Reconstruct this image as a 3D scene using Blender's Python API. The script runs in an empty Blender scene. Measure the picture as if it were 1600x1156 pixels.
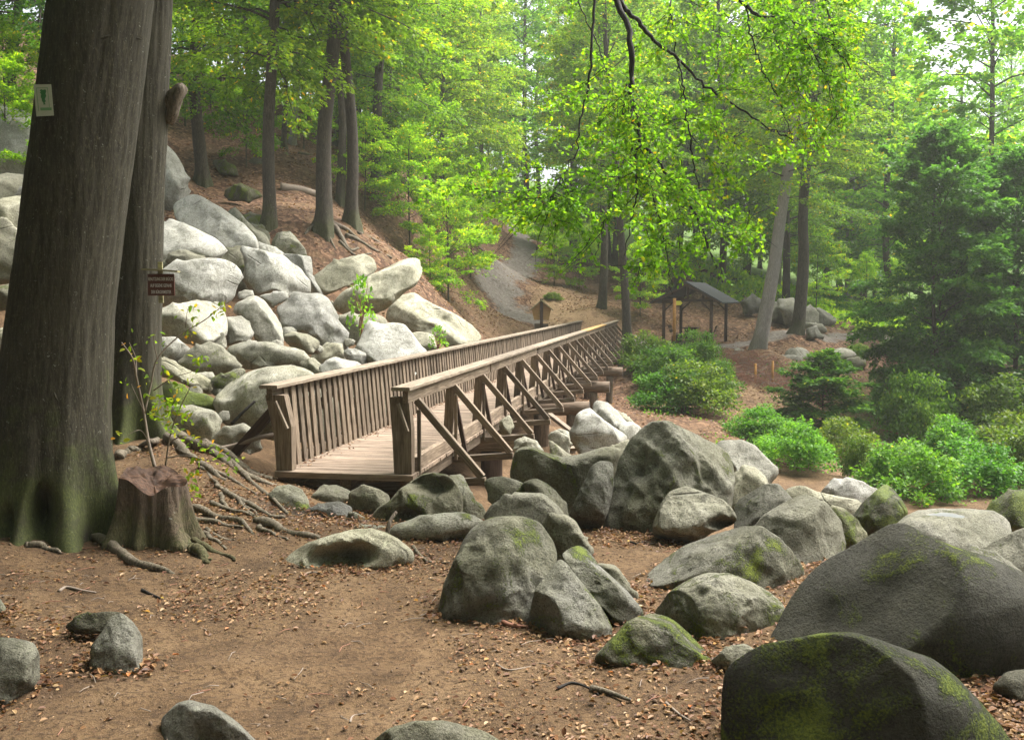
EXPOSURE = 1.7
import bpy, math, random
import numpy as np
from mathutils import Vector, Matrix, Euler

R = math.radians
SC = bpy.context.scene
COL = SC.collection
F_PX, CX, CY, CAM_Z = 1555.0, 800.0, 578.0, 2.4
PITCH = math.atan((578 - 467) / F_PX)
rs = np.random.RandomState

# ------------------------------------------------------------------ camera geometry
def P(px, py, d):
    """the place in the scene that lies d metres ahead in the direction of a photo pixel"""
    u, v = (px - CX) / F_PX, (CY - py) / F_PX
    dy = math.cos(PITCH) + v * math.sin(PITCH)
    dz = -math.sin(PITCH) + v * math.cos(PITCH)
    k = d / dy
    return np.array([u * k, d, CAM_Z + dz * k])

# ------------------------------------------------------------------ noise
def _hash(ix, iy, iz, seed):
    h = (ix.astype(np.int64) * 374761393 + iy.astype(np.int64) * 668265263 + iz.astype(np.int64) * 1274126177 + seed * 144269) & 0xffffffff
    h = ((h ^ (h >> 13)) * 1274126177) & 0xffffffff
    h = (h ^ (h >> 16)) & 0xffffff
    return h / float(0xffffff) * 2 - 1

def vnoise(p, seed=0):
    i = np.floor(p); f = p - i; f = f * f * f * (f * (f * 6 - 15) + 10)
    ix, iy, iz = i[:, 0], i[:, 1], i[:, 2]
    r = 0
    for a in (0, 1):
        wa = f[:, 0] if a else 1 - f[:, 0]
        for b in (0, 1):
            wb = f[:, 1] if b else 1 - f[:, 1]
            for c in (0, 1):
                wc = f[:, 2] if c else 1 - f[:, 2]
                r = r + wa * wb * wc * _hash(ix + a, iy + b, iz + c, seed)
    return r

def fbm(p, octv=4, seed=0, gain=.5):
    r = 0; a = 1.0; q = np.array(p, float)
    for k in range(octv):
        r = r + a * vnoise(q, seed + k * 17); q = q * 2.03 + 11.3; a *= gain
    return r

def nrm(v):
    return v / np.maximum(np.linalg.norm(v, axis=-1, keepdims=True), 1e-9)

# ------------------------------------------------------------------ mesh building
class MB:
    def __init__(s):
        s.V = []; s.F = []; s.n = 0; s.A = []
    def add(s, V, F, mi=0, tint=None):
        V = np.asarray(V, float).reshape(-1, 3)
        for f in (F if isinstance(F, list) else [F]):
            f = np.asarray(f, np.int64)
            if len(f): s.F.append((f + s.n, mi))
        s.V.append(V); s.n += len(V)
        t = np.zeros(len(V)) if tint is None else np.broadcast_to(np.asarray(tint, float), (len(V),))
        s.A.append(t)
        return s
    def mesh(s, name, mats, smooth=True, off=None, extra=None):
        V = np.concatenate(s.V)
        if off is not None: V = V - np.asarray(off, float)
        me = bpy.data.meshes.new(name)
        me.vertices.add(len(V)); me.vertices.foreach_set('co', V.astype(np.float32).ravel())
        loops = np.concatenate([f.ravel() for f, _ in s.F])
        cnt = np.concatenate([np.full(len(f), f.shape[1]) for f, _ in s.F])
        mi = np.concatenate([np.full(len(f), m) for f, m in s.F])
        st = np.concatenate([[0], np.cumsum(cnt)[:-1]])
        me.loops.add(len(loops)); me.loops.foreach_set('vertex_index', loops.astype(np.int32))
        me.polygons.add(len(cnt)); me.polygons.foreach_set('loop_start', st.astype(np.int32))
        me.polygons.foreach_set('material_index', mi.astype(np.int32))
        sm = np.full(len(cnt), bool(smooth))
        me.polygons.foreach_set('use_smooth', sm)
        for m in (mats if isinstance(mats, (list, tuple)) else [mats]): me.materials.append(m)
        at = me.attributes.new('tint', 'FLOAT', 'POINT'); at.data.foreach_set('value', np.concatenate(s.A).astype(np.float32))
        if extra is not None:
            for k, arr in extra.items():
                a = me.attributes.new(k, 'FLOAT', 'POINT'); a.data.foreach_set('value', np.asarray(arr, np.float32))
        me.update(calc_edges=True)
        return me

def link(name, me, parent=None, loc=None, color=None):
    o = bpy.data.objects.new(name, me); COL.objects.link(o)
    if parent is not None: o.parent = parent
    if loc is not None: o.location = [float(c) for c in loc]
    if color is not None: o.color = color
    return o

def tag(o, label=None, cat=None, group=None, kind=None):
    if label: o['label'] = label
    if cat: o['category'] = cat
    if group: o['group'] = group
    if kind: o['kind'] = kind
    return o

def thing(name, label, cat, loc, rot=(0, 0, 0), group=None, scale=1.0):
    o = bpy.data.objects.new(name, None); COL.objects.link(o)
    o.empty_display_size = .2
    o.location = [float(c) for c in loc]; o.rotation_euler = rot; o.scale = (scale,) * 3
    return tag(o, label, cat, group)

BOXF = np.array([[0, 3, 2, 1], [4, 5, 6, 7], [0, 1, 5, 4], [1, 2, 6, 5], [2, 3, 7, 6], [3, 0, 4, 7]])
def box_v(x0, x1, y0, y1, z0, z1):
    return np.array([[x0, y0, z0], [x1, y0, z0], [x1, y1, z0], [x0, y1, z0], [x0, y0, z1], [x1, y0, z1], [x1, y1, z1], [x0, y1, z1]], float)

def bevel_box(L, w, h, b=.006):
    """box along local x centred on y and z, with chamfered long edges"""
    b = min(b, w * .3, h * .3)
    y, z = w / 2, h / 2
    prof = [(-y + b, -z), (y - b, -z), (y, -z + b), (y, z - b), (y - b, z), (-y + b, z), (-y, z - b), (-y, -z + b)]
    n = max(1, int(L / .5)); xs = np.linspace(0, L, n + 1)
    V = np.array([[x, p[0], p[1]] for x in xs for p in prof])
    F = [[i * 8 + j, i * 8 + (j + 1) % 8, (i + 1) * 8 + (j + 1) % 8, (i + 1) * 8 + j] for i in range(n) for j in range(8)]
    return V, [np.array(F)[:, ::-1], np.array([list(range(8))]), np.array([[n * 8 + j for j in range(7, -1, -1)]])]

def tube(pts, rad, seg=8, cap=True, wob=0.0, seed=0):
    pts = np.asarray(pts, float); n = len(pts); rad = np.broadcast_to(np.asarray(rad, float), (n,))
    T = np.gradient(pts, axis=0); T = nrm(T)
    ref = np.array([0, 0, 1.0]) if abs(T[:, 2]).mean() < .8 else np.array([0, 1.0, 0])
    A = nrm(np.cross(T, ref)); B = np.cross(A, T)
    th = np.arange(seg) * 2 * math.pi / seg
    c = (A[:, None, :] * np.cos(th)[None, :, None] + B[:, None, :] * np.sin(th)[None, :, None])
    rr = np.repeat(rad[:, None], seg, 1)
    if wob:
        q = (pts[:, None, :] * 3 + c * 1.3).reshape(-1, 3)
        rr = rr * (1 + wob * fbm(q, 2, seed).reshape(n, seg))
    V = (pts[:, None, :] + c * rr[:, :, None]).reshape(-1, 3)
    i = np.arange(n - 1)[:, None] * seg; j = np.arange(seg)[None, :]; j2 = (j + 1) % seg
    F = np.stack([i + j, i + j2, i + seg + j2, i + seg + j], -1).reshape(-1, 4)
    Fs = [F]
    if cap:
        Fs += [np.arange(seg)[None, ::-1], (np.arange(seg) + (n - 1) * seg)[None, :]]
    return V, Fs

def spline(pts, n):
    """Catmull-Rom through pts, n samples; works for any number of columns"""
    p = np.asarray(pts, float); p = np.vstack([2 * p[0] - p[1], p, 2 * p[-1] - p[-2]])
    m = len(p) - 3; t = np.linspace(0, m - 1e-6, n); i = t.astype(int); f = (t - i)[:, None]
    a, b, c, d = p[i], p[i + 1], p[i + 2], p[i + 3]
    return .5 * (2 * b + (c - a) * f + (2 * a - 5 * b + 4 * c - d) * f ** 2 + (3 * b - a - 3 * c + d) * f ** 3)

_ico = {}
def ico(sub):
    if sub not in _ico:
        import bmesh
        bm = bmesh.new(); bmesh.ops.create_icosphere(bm, subdivisions=sub, radius=1)
        bm.verts.ensure_lookup_table()
        _ico[sub] = (np.array([v.co[:] for v in bm.verts]), np.array([[v.index for v in f.verts] for f in bm.faces])); bm.free()
    return _ico[sub]

# ------------------------------------------------------------------ node helpers
class NT:
    def __init__(s, name):
        s.m = bpy.data.materials.new(name); s.m.use_nodes = True
        s.t = s.m.node_tree; s.t.nodes.clear()
        s.out = s.t.nodes.new('ShaderNodeOutputMaterial')
    def n(s, typ, **kw):
        nd = s.t.nodes.new(typ)
        for k, v in kw.items():
            if k in nd.inputs.keys(): s.set(nd.inputs[k], v)
            else: setattr(nd, k, v)
        return nd
    def set(s, sock, v):
        if isinstance(v, bpy.types.NodeSocket): s.t.links.new(v, sock)
        elif isinstance(v, (tuple, list)) and len(v) == 3 and sock.type == 'RGBA': sock.default_value = (*v, 1)
        else: sock.default_value = v
    def noise(s, vec, scale, detail=4, rough=.55, dist=0):
        nd = s.n('ShaderNodeTexNoise'); s.set(nd.inputs['Vector'], vec)
        for k, v in (('Scale', scale), ('Detail', detail), ('Roughness', rough), ('Distortion', dist)): s.set(nd.inputs[k], v)
        return nd.outputs[0]
    def ramp(s, fac, stops):
        nd = s.n('ShaderNodeValToRGB'); s.set(nd.inputs[0], fac)
        e = nd.color_ramp.elements
        while len(e) < len(stops): e.new(.5)
        for el, (p, c) in zip(e, stops):
            el.position = p; el.color = (*c, 1) if isinstance(c, (tuple, list)) else (c, c, c, 1)
        return nd.outputs[0]
    def math(s, op, a, b=0.0, clamp=False):
        nd = s.n('ShaderNodeMath', operation=op); nd.use_clamp = clamp
        s.set(nd.inputs[0], a); s.set(nd.inputs[1], b); return nd.outputs[0]
    def mix(s, fac, a, b, mode='MIX'):
        nd = s.n('ShaderNodeMix', data_type='RGBA', blend_type=mode)
        s.set(nd.inputs[0], fac); s.set(nd.inputs[6], a); s.set(nd.inputs[7], b); return nd.outputs[2]
    def smooth(s, v, a, b):
        nd = s.n('ShaderNodeMapRange', interpolation_type='SMOOTHSTEP')
        s.set(nd.inputs[0], v); nd.inputs[1].default_value = a; nd.inputs[2].default_value = b
        return nd.outputs[0]
    def attr(s, name, typ='GEOMETRY'):
        return s.n('ShaderNodeAttribute', attribute_name=name, attribute_type=typ)
    def mapping(s, vec, scale=(1, 1, 1), loc=(0, 0, 0)):
        nd = s.n('ShaderNodeMapping'); s.set(nd.inputs[0], vec); nd.inputs[3].default_value = scale
        s.set(nd.inputs[1], loc) if isinstance(loc, bpy.types.NodeSocket) else setattr(nd.inputs[1], 'default_value', loc)
        return nd.outputs[0]
    def bump(s, h, strength, dist, normal=None):
        nd = s.n('ShaderNodeBump'); s.set(nd.inputs['Height'], h); nd.inputs['Strength'].default_value = strength; nd.inputs['Distance'].default_value = dist
        if normal is not None: s.set(nd.inputs['Normal'], normal)
        return nd.outputs[0]
    def pbr(s, color, rough=.8, normal=None, spec=.3, **kw):
        nd = s.n('ShaderNodeBsdfPrincipled')
        s.set(nd.inputs['Base Color'], color); s.set(nd.inputs['Roughness'], rough); s.set(nd.inputs['Specular IOR Level'], spec)
        if normal is not None: s.set(nd.inputs['Normal'], normal)
        for k, v in kw.items(): s.set(nd.inputs[k], v)
        s.t.links.new(nd.outputs[0], s.out.inputs[0]); return nd

def objvec(N, spread=40.0):
    """object coordinates in metres shifted by a random amount per object"""
    tc = N.n('ShaderNodeTexCoord'); oi = N.n('ShaderNodeObjectInfo')
    off = N.math('MULTIPLY', oi.outputs['Random'], spread)
    va = N.n('ShaderNodeVectorMath', operation='ADD'); N.set(va.inputs[0], tc.outputs['Object']); N.set(va.inputs[1], off)
    return va.outputs[0], tc, oi

def sep(N, v):
    nd = N.n('ShaderNodeSeparateXYZ'); N.set(nd.inputs[0], v); return nd.outputs

# ------------------------------------------------------------------ materials
def mat_rock():
    # obj.color = (tone, moss, wet, warmth)
    N = NT('weathered_granite'); v, tc, oi = objvec(N)
    cs = N.n('ShaderNodeSeparateColor'); N.set(cs.inputs[0], oi.outputs['Color'])
    tone, moss, wet = cs.outputs[0], cs.outputs[1], cs.outputs[2]
    warm = oi.outputs['Alpha']
    big = N.noise(v, .9, 5, .6, .6); mid = N.noise(v, 4.5, 6, .65); fine = N.noise(v, 38, 5, .7)
    grain = N.noise(v, 160, 2, .6)
    c = N.ramp(big, [(.28, (.36, .355, .33)), (.5, (.60, .59, .55)), (.72, (.92, .91, .89))])
    c = N.mix(N.smooth(mid, .42, .68), c, (.38, .37, .33), 'MIX') if False else N.mix(N.math('MULTIPLY', N.smooth(mid, .45, .72), .55), c, (.30, .29, .235))
    c = N.mix(N.math('MULTIPLY', N.smooth(fine, .5, .66), .75), c, (.16, .155, .125))
    c = N.mix(N.math('MULTIPLY', N.smooth(grain, .55, .68), .6), c, (.95, .93, .88))
    # vertical run-off streaks
    st = N.noise(N.mapping(v, (2.2, 2.2, .35)), 2.0, 4, .6)
    c = N.mix(N.math('MULTIPLY', N.smooth(st, .52, .70), .5), c, (.24, .235, .18))
    # pale lichen patches
    li = N.noise(v, 7.0, 3, .5, 1.2)
    c = N.mix(N.math('MULTIPLY', N.smooth(li, .63, .68), .45), c, (.78, .80, .70))
    lv = N.n('ShaderNodeTexVoronoi'); N.set(lv.inputs['Vector'], N.mapping(v, (1, 1, 1))); N.set(lv.inputs['Scale'], 11.0)
    ls = N.math('MULTIPLY', N.math('SUBTRACT', 1.0, N.smooth(N.math('ADD', lv.outputs[0], N.math('MULTIPLY', N.math('SUBTRACT', fine, .5), .35)), .16, .26)), N.smooth(N.noise(v, 1.9, 3), .46, .6))
    c = N.mix(N.math('MULTIPLY', ls, .5), c, (.80, .82, .74))
    sk = N.noise(v, 58, 3, .6)
    c = N.mix(N.math('MULTIPLY', N.math('SUBTRACT', 1.0, N.smooth(sk, .34, .44)), .62), c, (.10, .098, .085))
    c = N.mix(N.math('MULTIPLY', N.smooth(sk, .57, .66), .5), c, (.98, .96, .90))
    bl = N.noise(v, 2.6, 7, .72, .9)
    c = N.mix(N.math('MULTIPLY', N.smooth(bl, .50, .66), .55), c, (.22, .215, .175))
    wm = N.n('ShaderNodeCombineColor'); N.set(wm.inputs[0], tone)
    N.set(wm.inputs[1], N.math('MULTIPLY', tone, N.math('SUBTRACT', 1.0, N.math('MULTIPLY', warm, .05))))
    N.set(wm.inputs[2], N.math('MULTIPLY', tone, N.math('SUBTRACT', 1.0, N.math('MULTIPLY', warm, .34))))
    c = N.mix(1.0, c, wm.outputs[0], 'MULTIPLY')
    # moss: its own noise patches
    geo = N.n('ShaderNodeNewGeometry'); nz = sep(N, geo.outputs['Normal'])[2]
    mn = N.noise(v, 1.7, 6, .68, .8); mf = N.noise(v, 60, 4, .7)
    mm = N.math('ADD', mn, N.math('MULTIPLY', moss, .42)); mm = N.math('ADD', mm, N.math('MULTIPLY', N.math('SUBTRACT', mf, .5), .28))
    mm = N.smooth(mm, .70, .82)
    mm = N.math('MULTIPLY', mm, N.smooth(moss, .0, .12))
    mcol = N.ramp(N.math('ADD', N.math('MULTIPLY', mf, .6), N.math('MULTIPLY', mn, .4)), [(.3, (.025, .040, .010)), (.48, (.085, .125, .016)), (.68, (.27, .32, .025))])
    # grey-green algae film
    al = N.math('MULTIPLY', N.smooth(N.noise(v, 1.3, 5, .65), .38, .62), N.math('MINIMUM', N.math('MULTIPLY', moss, 1.1), .75))
    c = N.mix(al, c, N.mix(1.0, c, (.68, .69, .40), 'MULTIPLY'))
    c = N.mix(N.math('MULTIPLY', mm, .92), c, mcol)
    b1 = N.math('ADD', N.math('MULTIPLY', N.noise(v, 5, 8, .68), .9), N.math('MULTIPLY', fine, .45))
    vo = N.n('ShaderNodeTexVoronoi', feature='DISTANCE_TO_EDGE'); N.set(vo.inputs['Vector'], N.mapping(v, (1, 1, 1.6)))
    N.set(vo.inputs['Scale'], .9)
    crack = N.math('MULTIPLY', N.math('SUBTRACT', 1.0, N.smooth(vo.outputs[0], .0, .025)), N.smooth(N.noise(v, 1.1, 2), .57, .68))
    b1 = N.math('SUBTRACT', b1, N.math('MULTIPLY', crack, .6))
    b1 = N.math('ADD', b1, N.math('MULTIPLY', mm, N.math('ADD', .35, N.math('MULTIPLY', mf, .6))))
    c = N.mix(N.math('MULTIPLY', crack, .35), c, (.05, .05, .04))
    nb = N.bump(b1, 1.0, .055, N.bump(N.math('ADD', grain, N.noise(v, 70, 3, .7)), .6, .012))
    ro = N.math('SUBTRACT', N.math('SUBTRACT', .88, N.math('MULTIPLY', wet, .62)), N.math('MULTIPLY', N.math('SUBTRACT', fine, .5), .3))
    N.pbr(c, ro, nb, .35)
    return N.m

def mat_bark(name, dark, light, moss_h=1.0, moss_amt=.6, ridge=1.0):
    N = NT(name); v, tc, oi = objvec(N)
    ve = N.mapping(v, (1, 1, .16)); big = N.noise(v, .8, 4, .6)
    rg = N.noise(ve, 30, 6, .7, .5); fn = N.noise(N.mapping(v, (1, 1, .35)), 60, 5, .7)
    c = N.mix(N.math('MULTIPLY', N.smooth(rg, .36, .66), .8 if ridge > .5 else .40), dark, light)
    c = N.mix(N.math('MULTIPLY', N.smooth(fn, .52, .75), .5), c, tuple(min(1, x * 1.9) for x in light))
    c = N.mix(N.math('MULTIPLY', N.smooth(big, .45, .7), .5), c, tuple(x * .6 for x in light))
    # pale lichen flecks
    li = N.noise(v, 26, 3, .6, 1.0)
    c = N.mix(N.math('MULTIPLY', N.smooth(li, .66, .72), .5), c, (.36, .38, .32))
    z = sep(N, tc.outputs['Object'])[2]
    mz = N.math('SUBTRACT', 1.0, N.math('DIVIDE', z, moss_h))
    mo = N.math('ADD', N.noise(v, 2.2, 5, .65, .5), N.math('MULTIPLY', N.math('MINIMUM', N.math('MAXIMUM', mz, -.35), 1.0), .35))
    mo = N.math('MULTIPLY', N.smooth(mo, .55, .85), moss_amt)
    c = N.mix(mo, c, N.ramp(fn, [(.3, (.025, .035, .010)), (.7, (.11, .14, .025))]))
    # cross wrinkles
    wr = N.noise(N.mapping(v, (.7, .7, 6)), 5, 3, .5)
    h = N.math('ADD', N.math('MULTIPLY', rg, .8), N.math('ADD', N.math('MULTIPLY', fn, .4), N.math('MULTIPLY', wr, .3)))
    N.pbr(c, .85, N.bump(h, .9, .03 * ridge), .25); return N.m

def mat_leaf(name, cols, trans=.45, tone=1.0):
    """cols: colour stops over the per-leaf attribute 'tint'; obj.color rgb multiplies"""
    N = NT(name); t = N.attr('tint').outputs['Fac']; oi = N.n('ShaderNodeObjectInfo')
    c = N.ramp(t, cols)
    c = N.mix(1.0, c, oi.outputs['Color'], 'MULTIPLY')
    p = N.n('ShaderNodeBsdfPrincipled'); N.set(p.inputs['Base Color'], c); N.set(p.inputs['Roughness'], .5); N.set(p.inputs['Specular IOR Level'], .22)
    tr = N.n('ShaderNodeBsdfTranslucent')
    N.set(tr.inputs[0], N.mix(1.0, c, (1.75, 1.75, .8), 'MULTIPLY'))
    mx = N.n('ShaderNodeMixShader'); mx.inputs[0].default_value = trans
    N.t.links.new(p.outputs[0], mx.inputs[1]); N.t.links.new(tr.outputs[0], mx.inputs[2]); N.t.links.new(mx.outputs[0], N.out.inputs[0])
    return N.m

def mat_wood(name, dark, light, rough=.75, tintmix=.35):
    N = NT(name); v, tc, oi = objvec(N); t = N.attr('tint').outputs['Fac']
    va = N.n('ShaderNodeVectorMath', operation='ADD'); N.set(va.inputs[0], v); N.set(va.inputs[1], N.math('MULTIPLY', t, 37.0))
    g = N.noise(N.mapping(va.outputs[0], (.5, 9, 9)), 5, 5, .65, .3); b = N.noise(va.outputs[0], 2.2, 4, .6)
    sp = N.noise(N.mapping(va.outputs[0], (.7, 14, 14)), 16, 3, .6)
    c = N.mix(N.smooth(g, .3, .7), dark, light)
    c = N.mix(N.math('MULTIPLY', N.smooth(b, .48, .72), .55), c, tuple(x * .62 for x in dark))
    c = N.mix(N.math('MULTIPLY', N.smooth(sp, .6, .7), .5), c, tuple(x * .35 for x in dark))
    f = N.math('ADD', 1.0 - tintmix * .5, N.math('MULTIPLY', N.math('FRACT', N.math('ADD', N.math('MULTIPLY', t, 7.31), oi.outputs['Random'])), tintmix))
    cc = N.n('ShaderNodeCombineColor'); [N.set(cc.inputs[i], f) for i in range(3)]
    c = N.mix(1.0, c, cc.outputs[0], 'MULTIPLY')
    N.pbr(c, rough, N.bump(N.math('ADD', g, N.math('MULTIPLY', sp, .6)), .6, .012), .25); return N.m

def mat_plain(name, col, rough=.6, var=.25, scale=14, spec=.3):
    N = NT(name); v, tc, oi = objvec(N); n = N.noise(v, scale, 4, .6)
    c = N.mix(N.math('MULTIPLY', N.smooth(n, .35, .7), var * 2), col, tuple(x * (1 - var) * .8 for x in col))
    N.pbr(c, rough, N.bump(n, .25, .01), spec); return N.m

def mat_ground():
    N = NT('forest_soil')
    tc = N.n('ShaderNodeTexCoord'); v = tc.outputs['Object']
    big = N.noise(v, .35, 4, .6); mid = N.noise(v, 2.0, 6, .65, .4); fine = N.noise(v, 22, 6, .7); tiny = N.noise(v, 110, 3, .7)
    c = N.ramp(mid, [(.30, (.080, .047, .023)), (.50, (.165, .100, .049)), (.70, (.250, .160, .084))])
    c = N.mix(N.math('MULTIPLY', N.smooth(fine, .46, .62), .75), c, (.042, .023, .012))
    c = N.mix(N.math('MULTIPLY', N.smooth(tiny, .56, .66), .7), c, (.33, .215, .125))
    c = N.mix(N.math('MULTIPLY', N.smooth(big, .5, .66), .45), c, (.070, .040, .024))
    # far slopes under a carpet of rusty leaves: leaf-sized cells
    lit = N.attr('litter').outputs['Fac']
    vo = N.n('ShaderNodeTexVoronoi'); N.set(vo.inputs['Vector'], v); N.set(vo.inputs['Scale'], 9.0)
    vc = N.n('ShaderNodeSeparateColor'); N.set(vc.inputs[0], vo.outputs['Color'])
    lc = N.ramp(vc.outputs[0], [(.0, (.050, .026, .016)), (.4, (.094, .049, .028)), (.75, (.160, .088, .050)), (1, (.30, .175, .105))])
    lc = N.mix(N.math('MULTIPLY', N.smooth(mid, .50, .68), .8), lc, (.145, .092, .048))
    c = N.mix(N.math('MULTIPLY', lit, N.smooth(N.noise(v, .9, 4, .6), .30, .52)), c, lc)
    grn = N.attr('green').outputs['Fac']
    gm = N.smooth(N.math('ADD', N.math('MULTIPLY', grn, .75), N.math('MULTIPLY', N.math('SUBTRACT', N.noise(v, 1.5, 5, .7), .5), 1.1)), .40, .62)
    c = N.mix(gm, c, N.ramp(fine, [(.3, (.035, .075, .014)), (.7, (.13, .21, .035))]))
    snd = N.attr('sand').outputs['Fac']
    c = N.mix(N.math('MULTIPLY', snd, N.smooth(mid, .25, .55)), c, (.36, .24, .135))
    wt = N.attr('wet').outputs['Fac']
    c = N.mix(N.math('MULTIPLY', wt, .85), c, (.022, .016, .013))
    ro = N.math('SUBTRACT', .92, N.math('MULTIPLY', wt, .68))
    h = N.math('ADD', N.math('MULTIPLY', fine, .8), N.math('ADD', N.math('MULTIPLY', tiny, .35), N.math('MULTIPLY', vo.outputs[0], N.math('MULTIPLY', lit, .5))))
    N.pbr(c, ro, N.bump(h, 1.0, .06), .25); return N.m

def mat_path():
    N = NT('gravel'); tc = N.n('ShaderNodeTexCoord'); v = tc.outputs['Object']
    m = N.noise(v, 1.3, 7, .75, .8); f = N.noise(v, 5, 7, .8); vo = N.n('ShaderNodeTexVoronoi'); N.set(vo.inputs['Vector'], v); N.set(vo.inputs['Scale'], 9.0)
    c = N.ramp(f, [(.3, (.075, .062, .052)), (.5, (.155, .134, .116)), (.7, (.27, .24, .21))])
    e = N.attr('tint').outputs['Fac']
    lm = N.smooth(N.math('ADD', N.math('MULTIPLY', e, .9), N.math('MULTIPLY', N.math('SUBTRACT', m, .5), 1.6)), .28, .55)
    vs = N.n('ShaderNodeSeparateColor'); N.set(vs.inputs[0], vo.outputs['Color'])
    c = N.mix(lm, c, N.ramp(vs.outputs[0], [(.0, (.050, .026, .016)), (.4, (.094, .049, .028)), (.75, (.150, .084, .048)), (1, (.26, .155, .095))]))
    N.pbr(c, .95, N.bump(N.math('ADD', f, vo.outputs[0]), .8, .03), .2); return N.m

M = {}
M['rock'] = mat_rock()
M['bark_big'] = mat_bark('beech_bark', (.027, .024, .016), (.104, .092, .062), 1.5, .55, .32)
M['bark_stump'] = mat_bark('stump_bark', (.042, .029, .020), (.150, .108, .075), .5, .4, .8)
M['bark'] = mat_bark('forest_bark', (.032, .026, .020), (.105, .087, .068), 1.2, .35)
M['bark_pale'] = mat_bark('pale_bark', (.20, .18, .165), (.36, .33, .30), .8, .25)
M['bark_root'] = mat_bark('root_bark', (.050, .038, .028), (.24, .195, .150), .3, .12, .6)
M['twig'] = mat_plain('dark_twig_bark', (.020, .017, .014), .8)
M['twig_brown'] = mat_plain('brown_twig_bark', (.27, .13, .085), .85)
M['twig_grey'] = mat_plain('grey_twig_bark', (.25, .20, .16), .85)
M['leaf'] = mat_leaf('beech_leaf', [(0, (.035, .100, .012)), (.35, (.080, .195, .020)), (.7, (.16, .30, .026)), (.93, (.27, .36, .03)), (1, (.55, .36, .03))], .5)
M['leaf_near'] = mat_leaf('beech_leaf_backlit', [(0, (.055, .15, .012)), (.4, (.130, .285, .018)), (.78, (.225, .385, .022)), (.93, (.40, .43, .025)), (1, (.60, .33, .03))], .62)  # brighter copy of the beech leaf; backlight is put into the colour too
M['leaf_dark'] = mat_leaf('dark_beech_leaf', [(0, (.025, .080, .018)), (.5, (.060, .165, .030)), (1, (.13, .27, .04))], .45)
M['leaf_shrub'] = mat_leaf('shrub_leaf', [(0, (.030, .088, .014)), (.5, (.082, .190, .022)), (.9, (.17, .29, .03)), (1, (.36, .38, .05))], .45)
M['litter'] = mat_leaf('dead_leaf', [(0, (.07, .032, .018)), (.3, (.17, .080, .040)), (.65, (.29, .168, .082)), (.9, (.36, .25, .135)), (.95, (.36, .11, .03)), (1, (.45, .34, .06))], .12)
M['wood'] = mat_wood('weathered_larch', (.092, .066, .045), (.238, .184, .132), tintmix=.6)
M['wood_deck'] = mat_wood('worn_deck_wood', (.165, .118, .084), (.33, .255, .19), tintmix=.5)
M['wood_cap'] = mat_wood('silvered_handrail_wood', (.135, .104, .074), (.29, .238, .18), tintmix=.5)
M['wood_new'] = mat_wood('newer_larch', (.36, .21, .075), (.55, .36, .15))
M['wood_log'] = mat_wood('peeled_log', (.080, .056, .036), (.20, .142, .095))
M['wood_dark'] = mat_wood('dark_stained_timber', (.040, .024, .017), (.090, .054, .037))
M['wood_end'] = mat_plain('end_grain', (.055, .042, .034), .85)
M['rust_wood'] = mat_wood('rotting_wood', (.026, .015, .011), (.110, .058, .034))
M['ground'] = mat_ground(); M['path'] = mat_path()
# ================================================================== TERRAIN
_ctl = []
def C_(x, y, z): _ctl.append((x, y, z))
def CP(px, py, d): _ctl.append(tuple(P(px, py, d)))
for y in (-14, -6, 0, 3, 6, 8.5, 10):
    for x in (-22, -12, -7, -3.5, 0, 3.5, 7, 12, 22):
        C_(x, y, -.25 + (.25 if x < -6 else 0) + (.6 if x < -11 else 0) + (.9 if x < -20 else 0) + (-.25 if x > 6 else 0) + (-.4 if x > 11 else 0))
for x, y, z in [(-7, 12, .15), (-5, 12, .0), (-4.1, 12.9, .28), (-4.6, 13.9, .40), (-3.4, 12.2, .0), (-3.3, 13.6, -.12), (-2.4, 12.6, -.27), (-1.4, 13.2, -.35), (-1.2, 12, -.27), (0, 11.4, -.27), (1.2, 11.6, -.3), (2.5, 11.2, -.4),
                (4.5, 11, -.75), (7, 12, -1.2), (11, 12, -1.6), (-2.3, 14.6, -.5), (-.9, 14.4, -.75), (.3, 14, -.75),
                (-9, 16, .8), (-6, 16, .45), (-4.2, 16, -.05), (-2.8, 16.5, -.55), (-1, 16.5, -1.15), (1, 15.5, -1.2), (4, 15.5, -1.7), (9, 16, -2.2),
                (-11, 21, 1.6), (-8, 21, 1.05), (-5.5, 21, .5), (-3, 21.5, -.4), (-1, 21.5, -1.2), (1, 22, -1.45), (4, 22, -2.1), (8, 22, -2.6), (13, 22, -2.8),
                (-14, 27, 3.3), (-10, 27, 2.5), (-7.5, 27, 1.7), (-5, 27, .7), (-2.5, 27, -.1), (0, 27, -1.2), (2.5, 27.5, -1.55), (5, 28, -1.9), (8.5, 28, -2.6), (13, 28, -2.9),
                (-16, 33, 5.6), (-11.5, 33, 4.1), (-3.2, 33, .9), (-.6, 34, -.3), (2, 35, -1.35), (3.6, 34, -1.5),
                (.5, 40, -.9), (3, 41, -1.7), (2.2, 47, -1.1), (4.6, 47, -1.6), (4.5, 52, -.8)]: C_(x, y, z)
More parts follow.
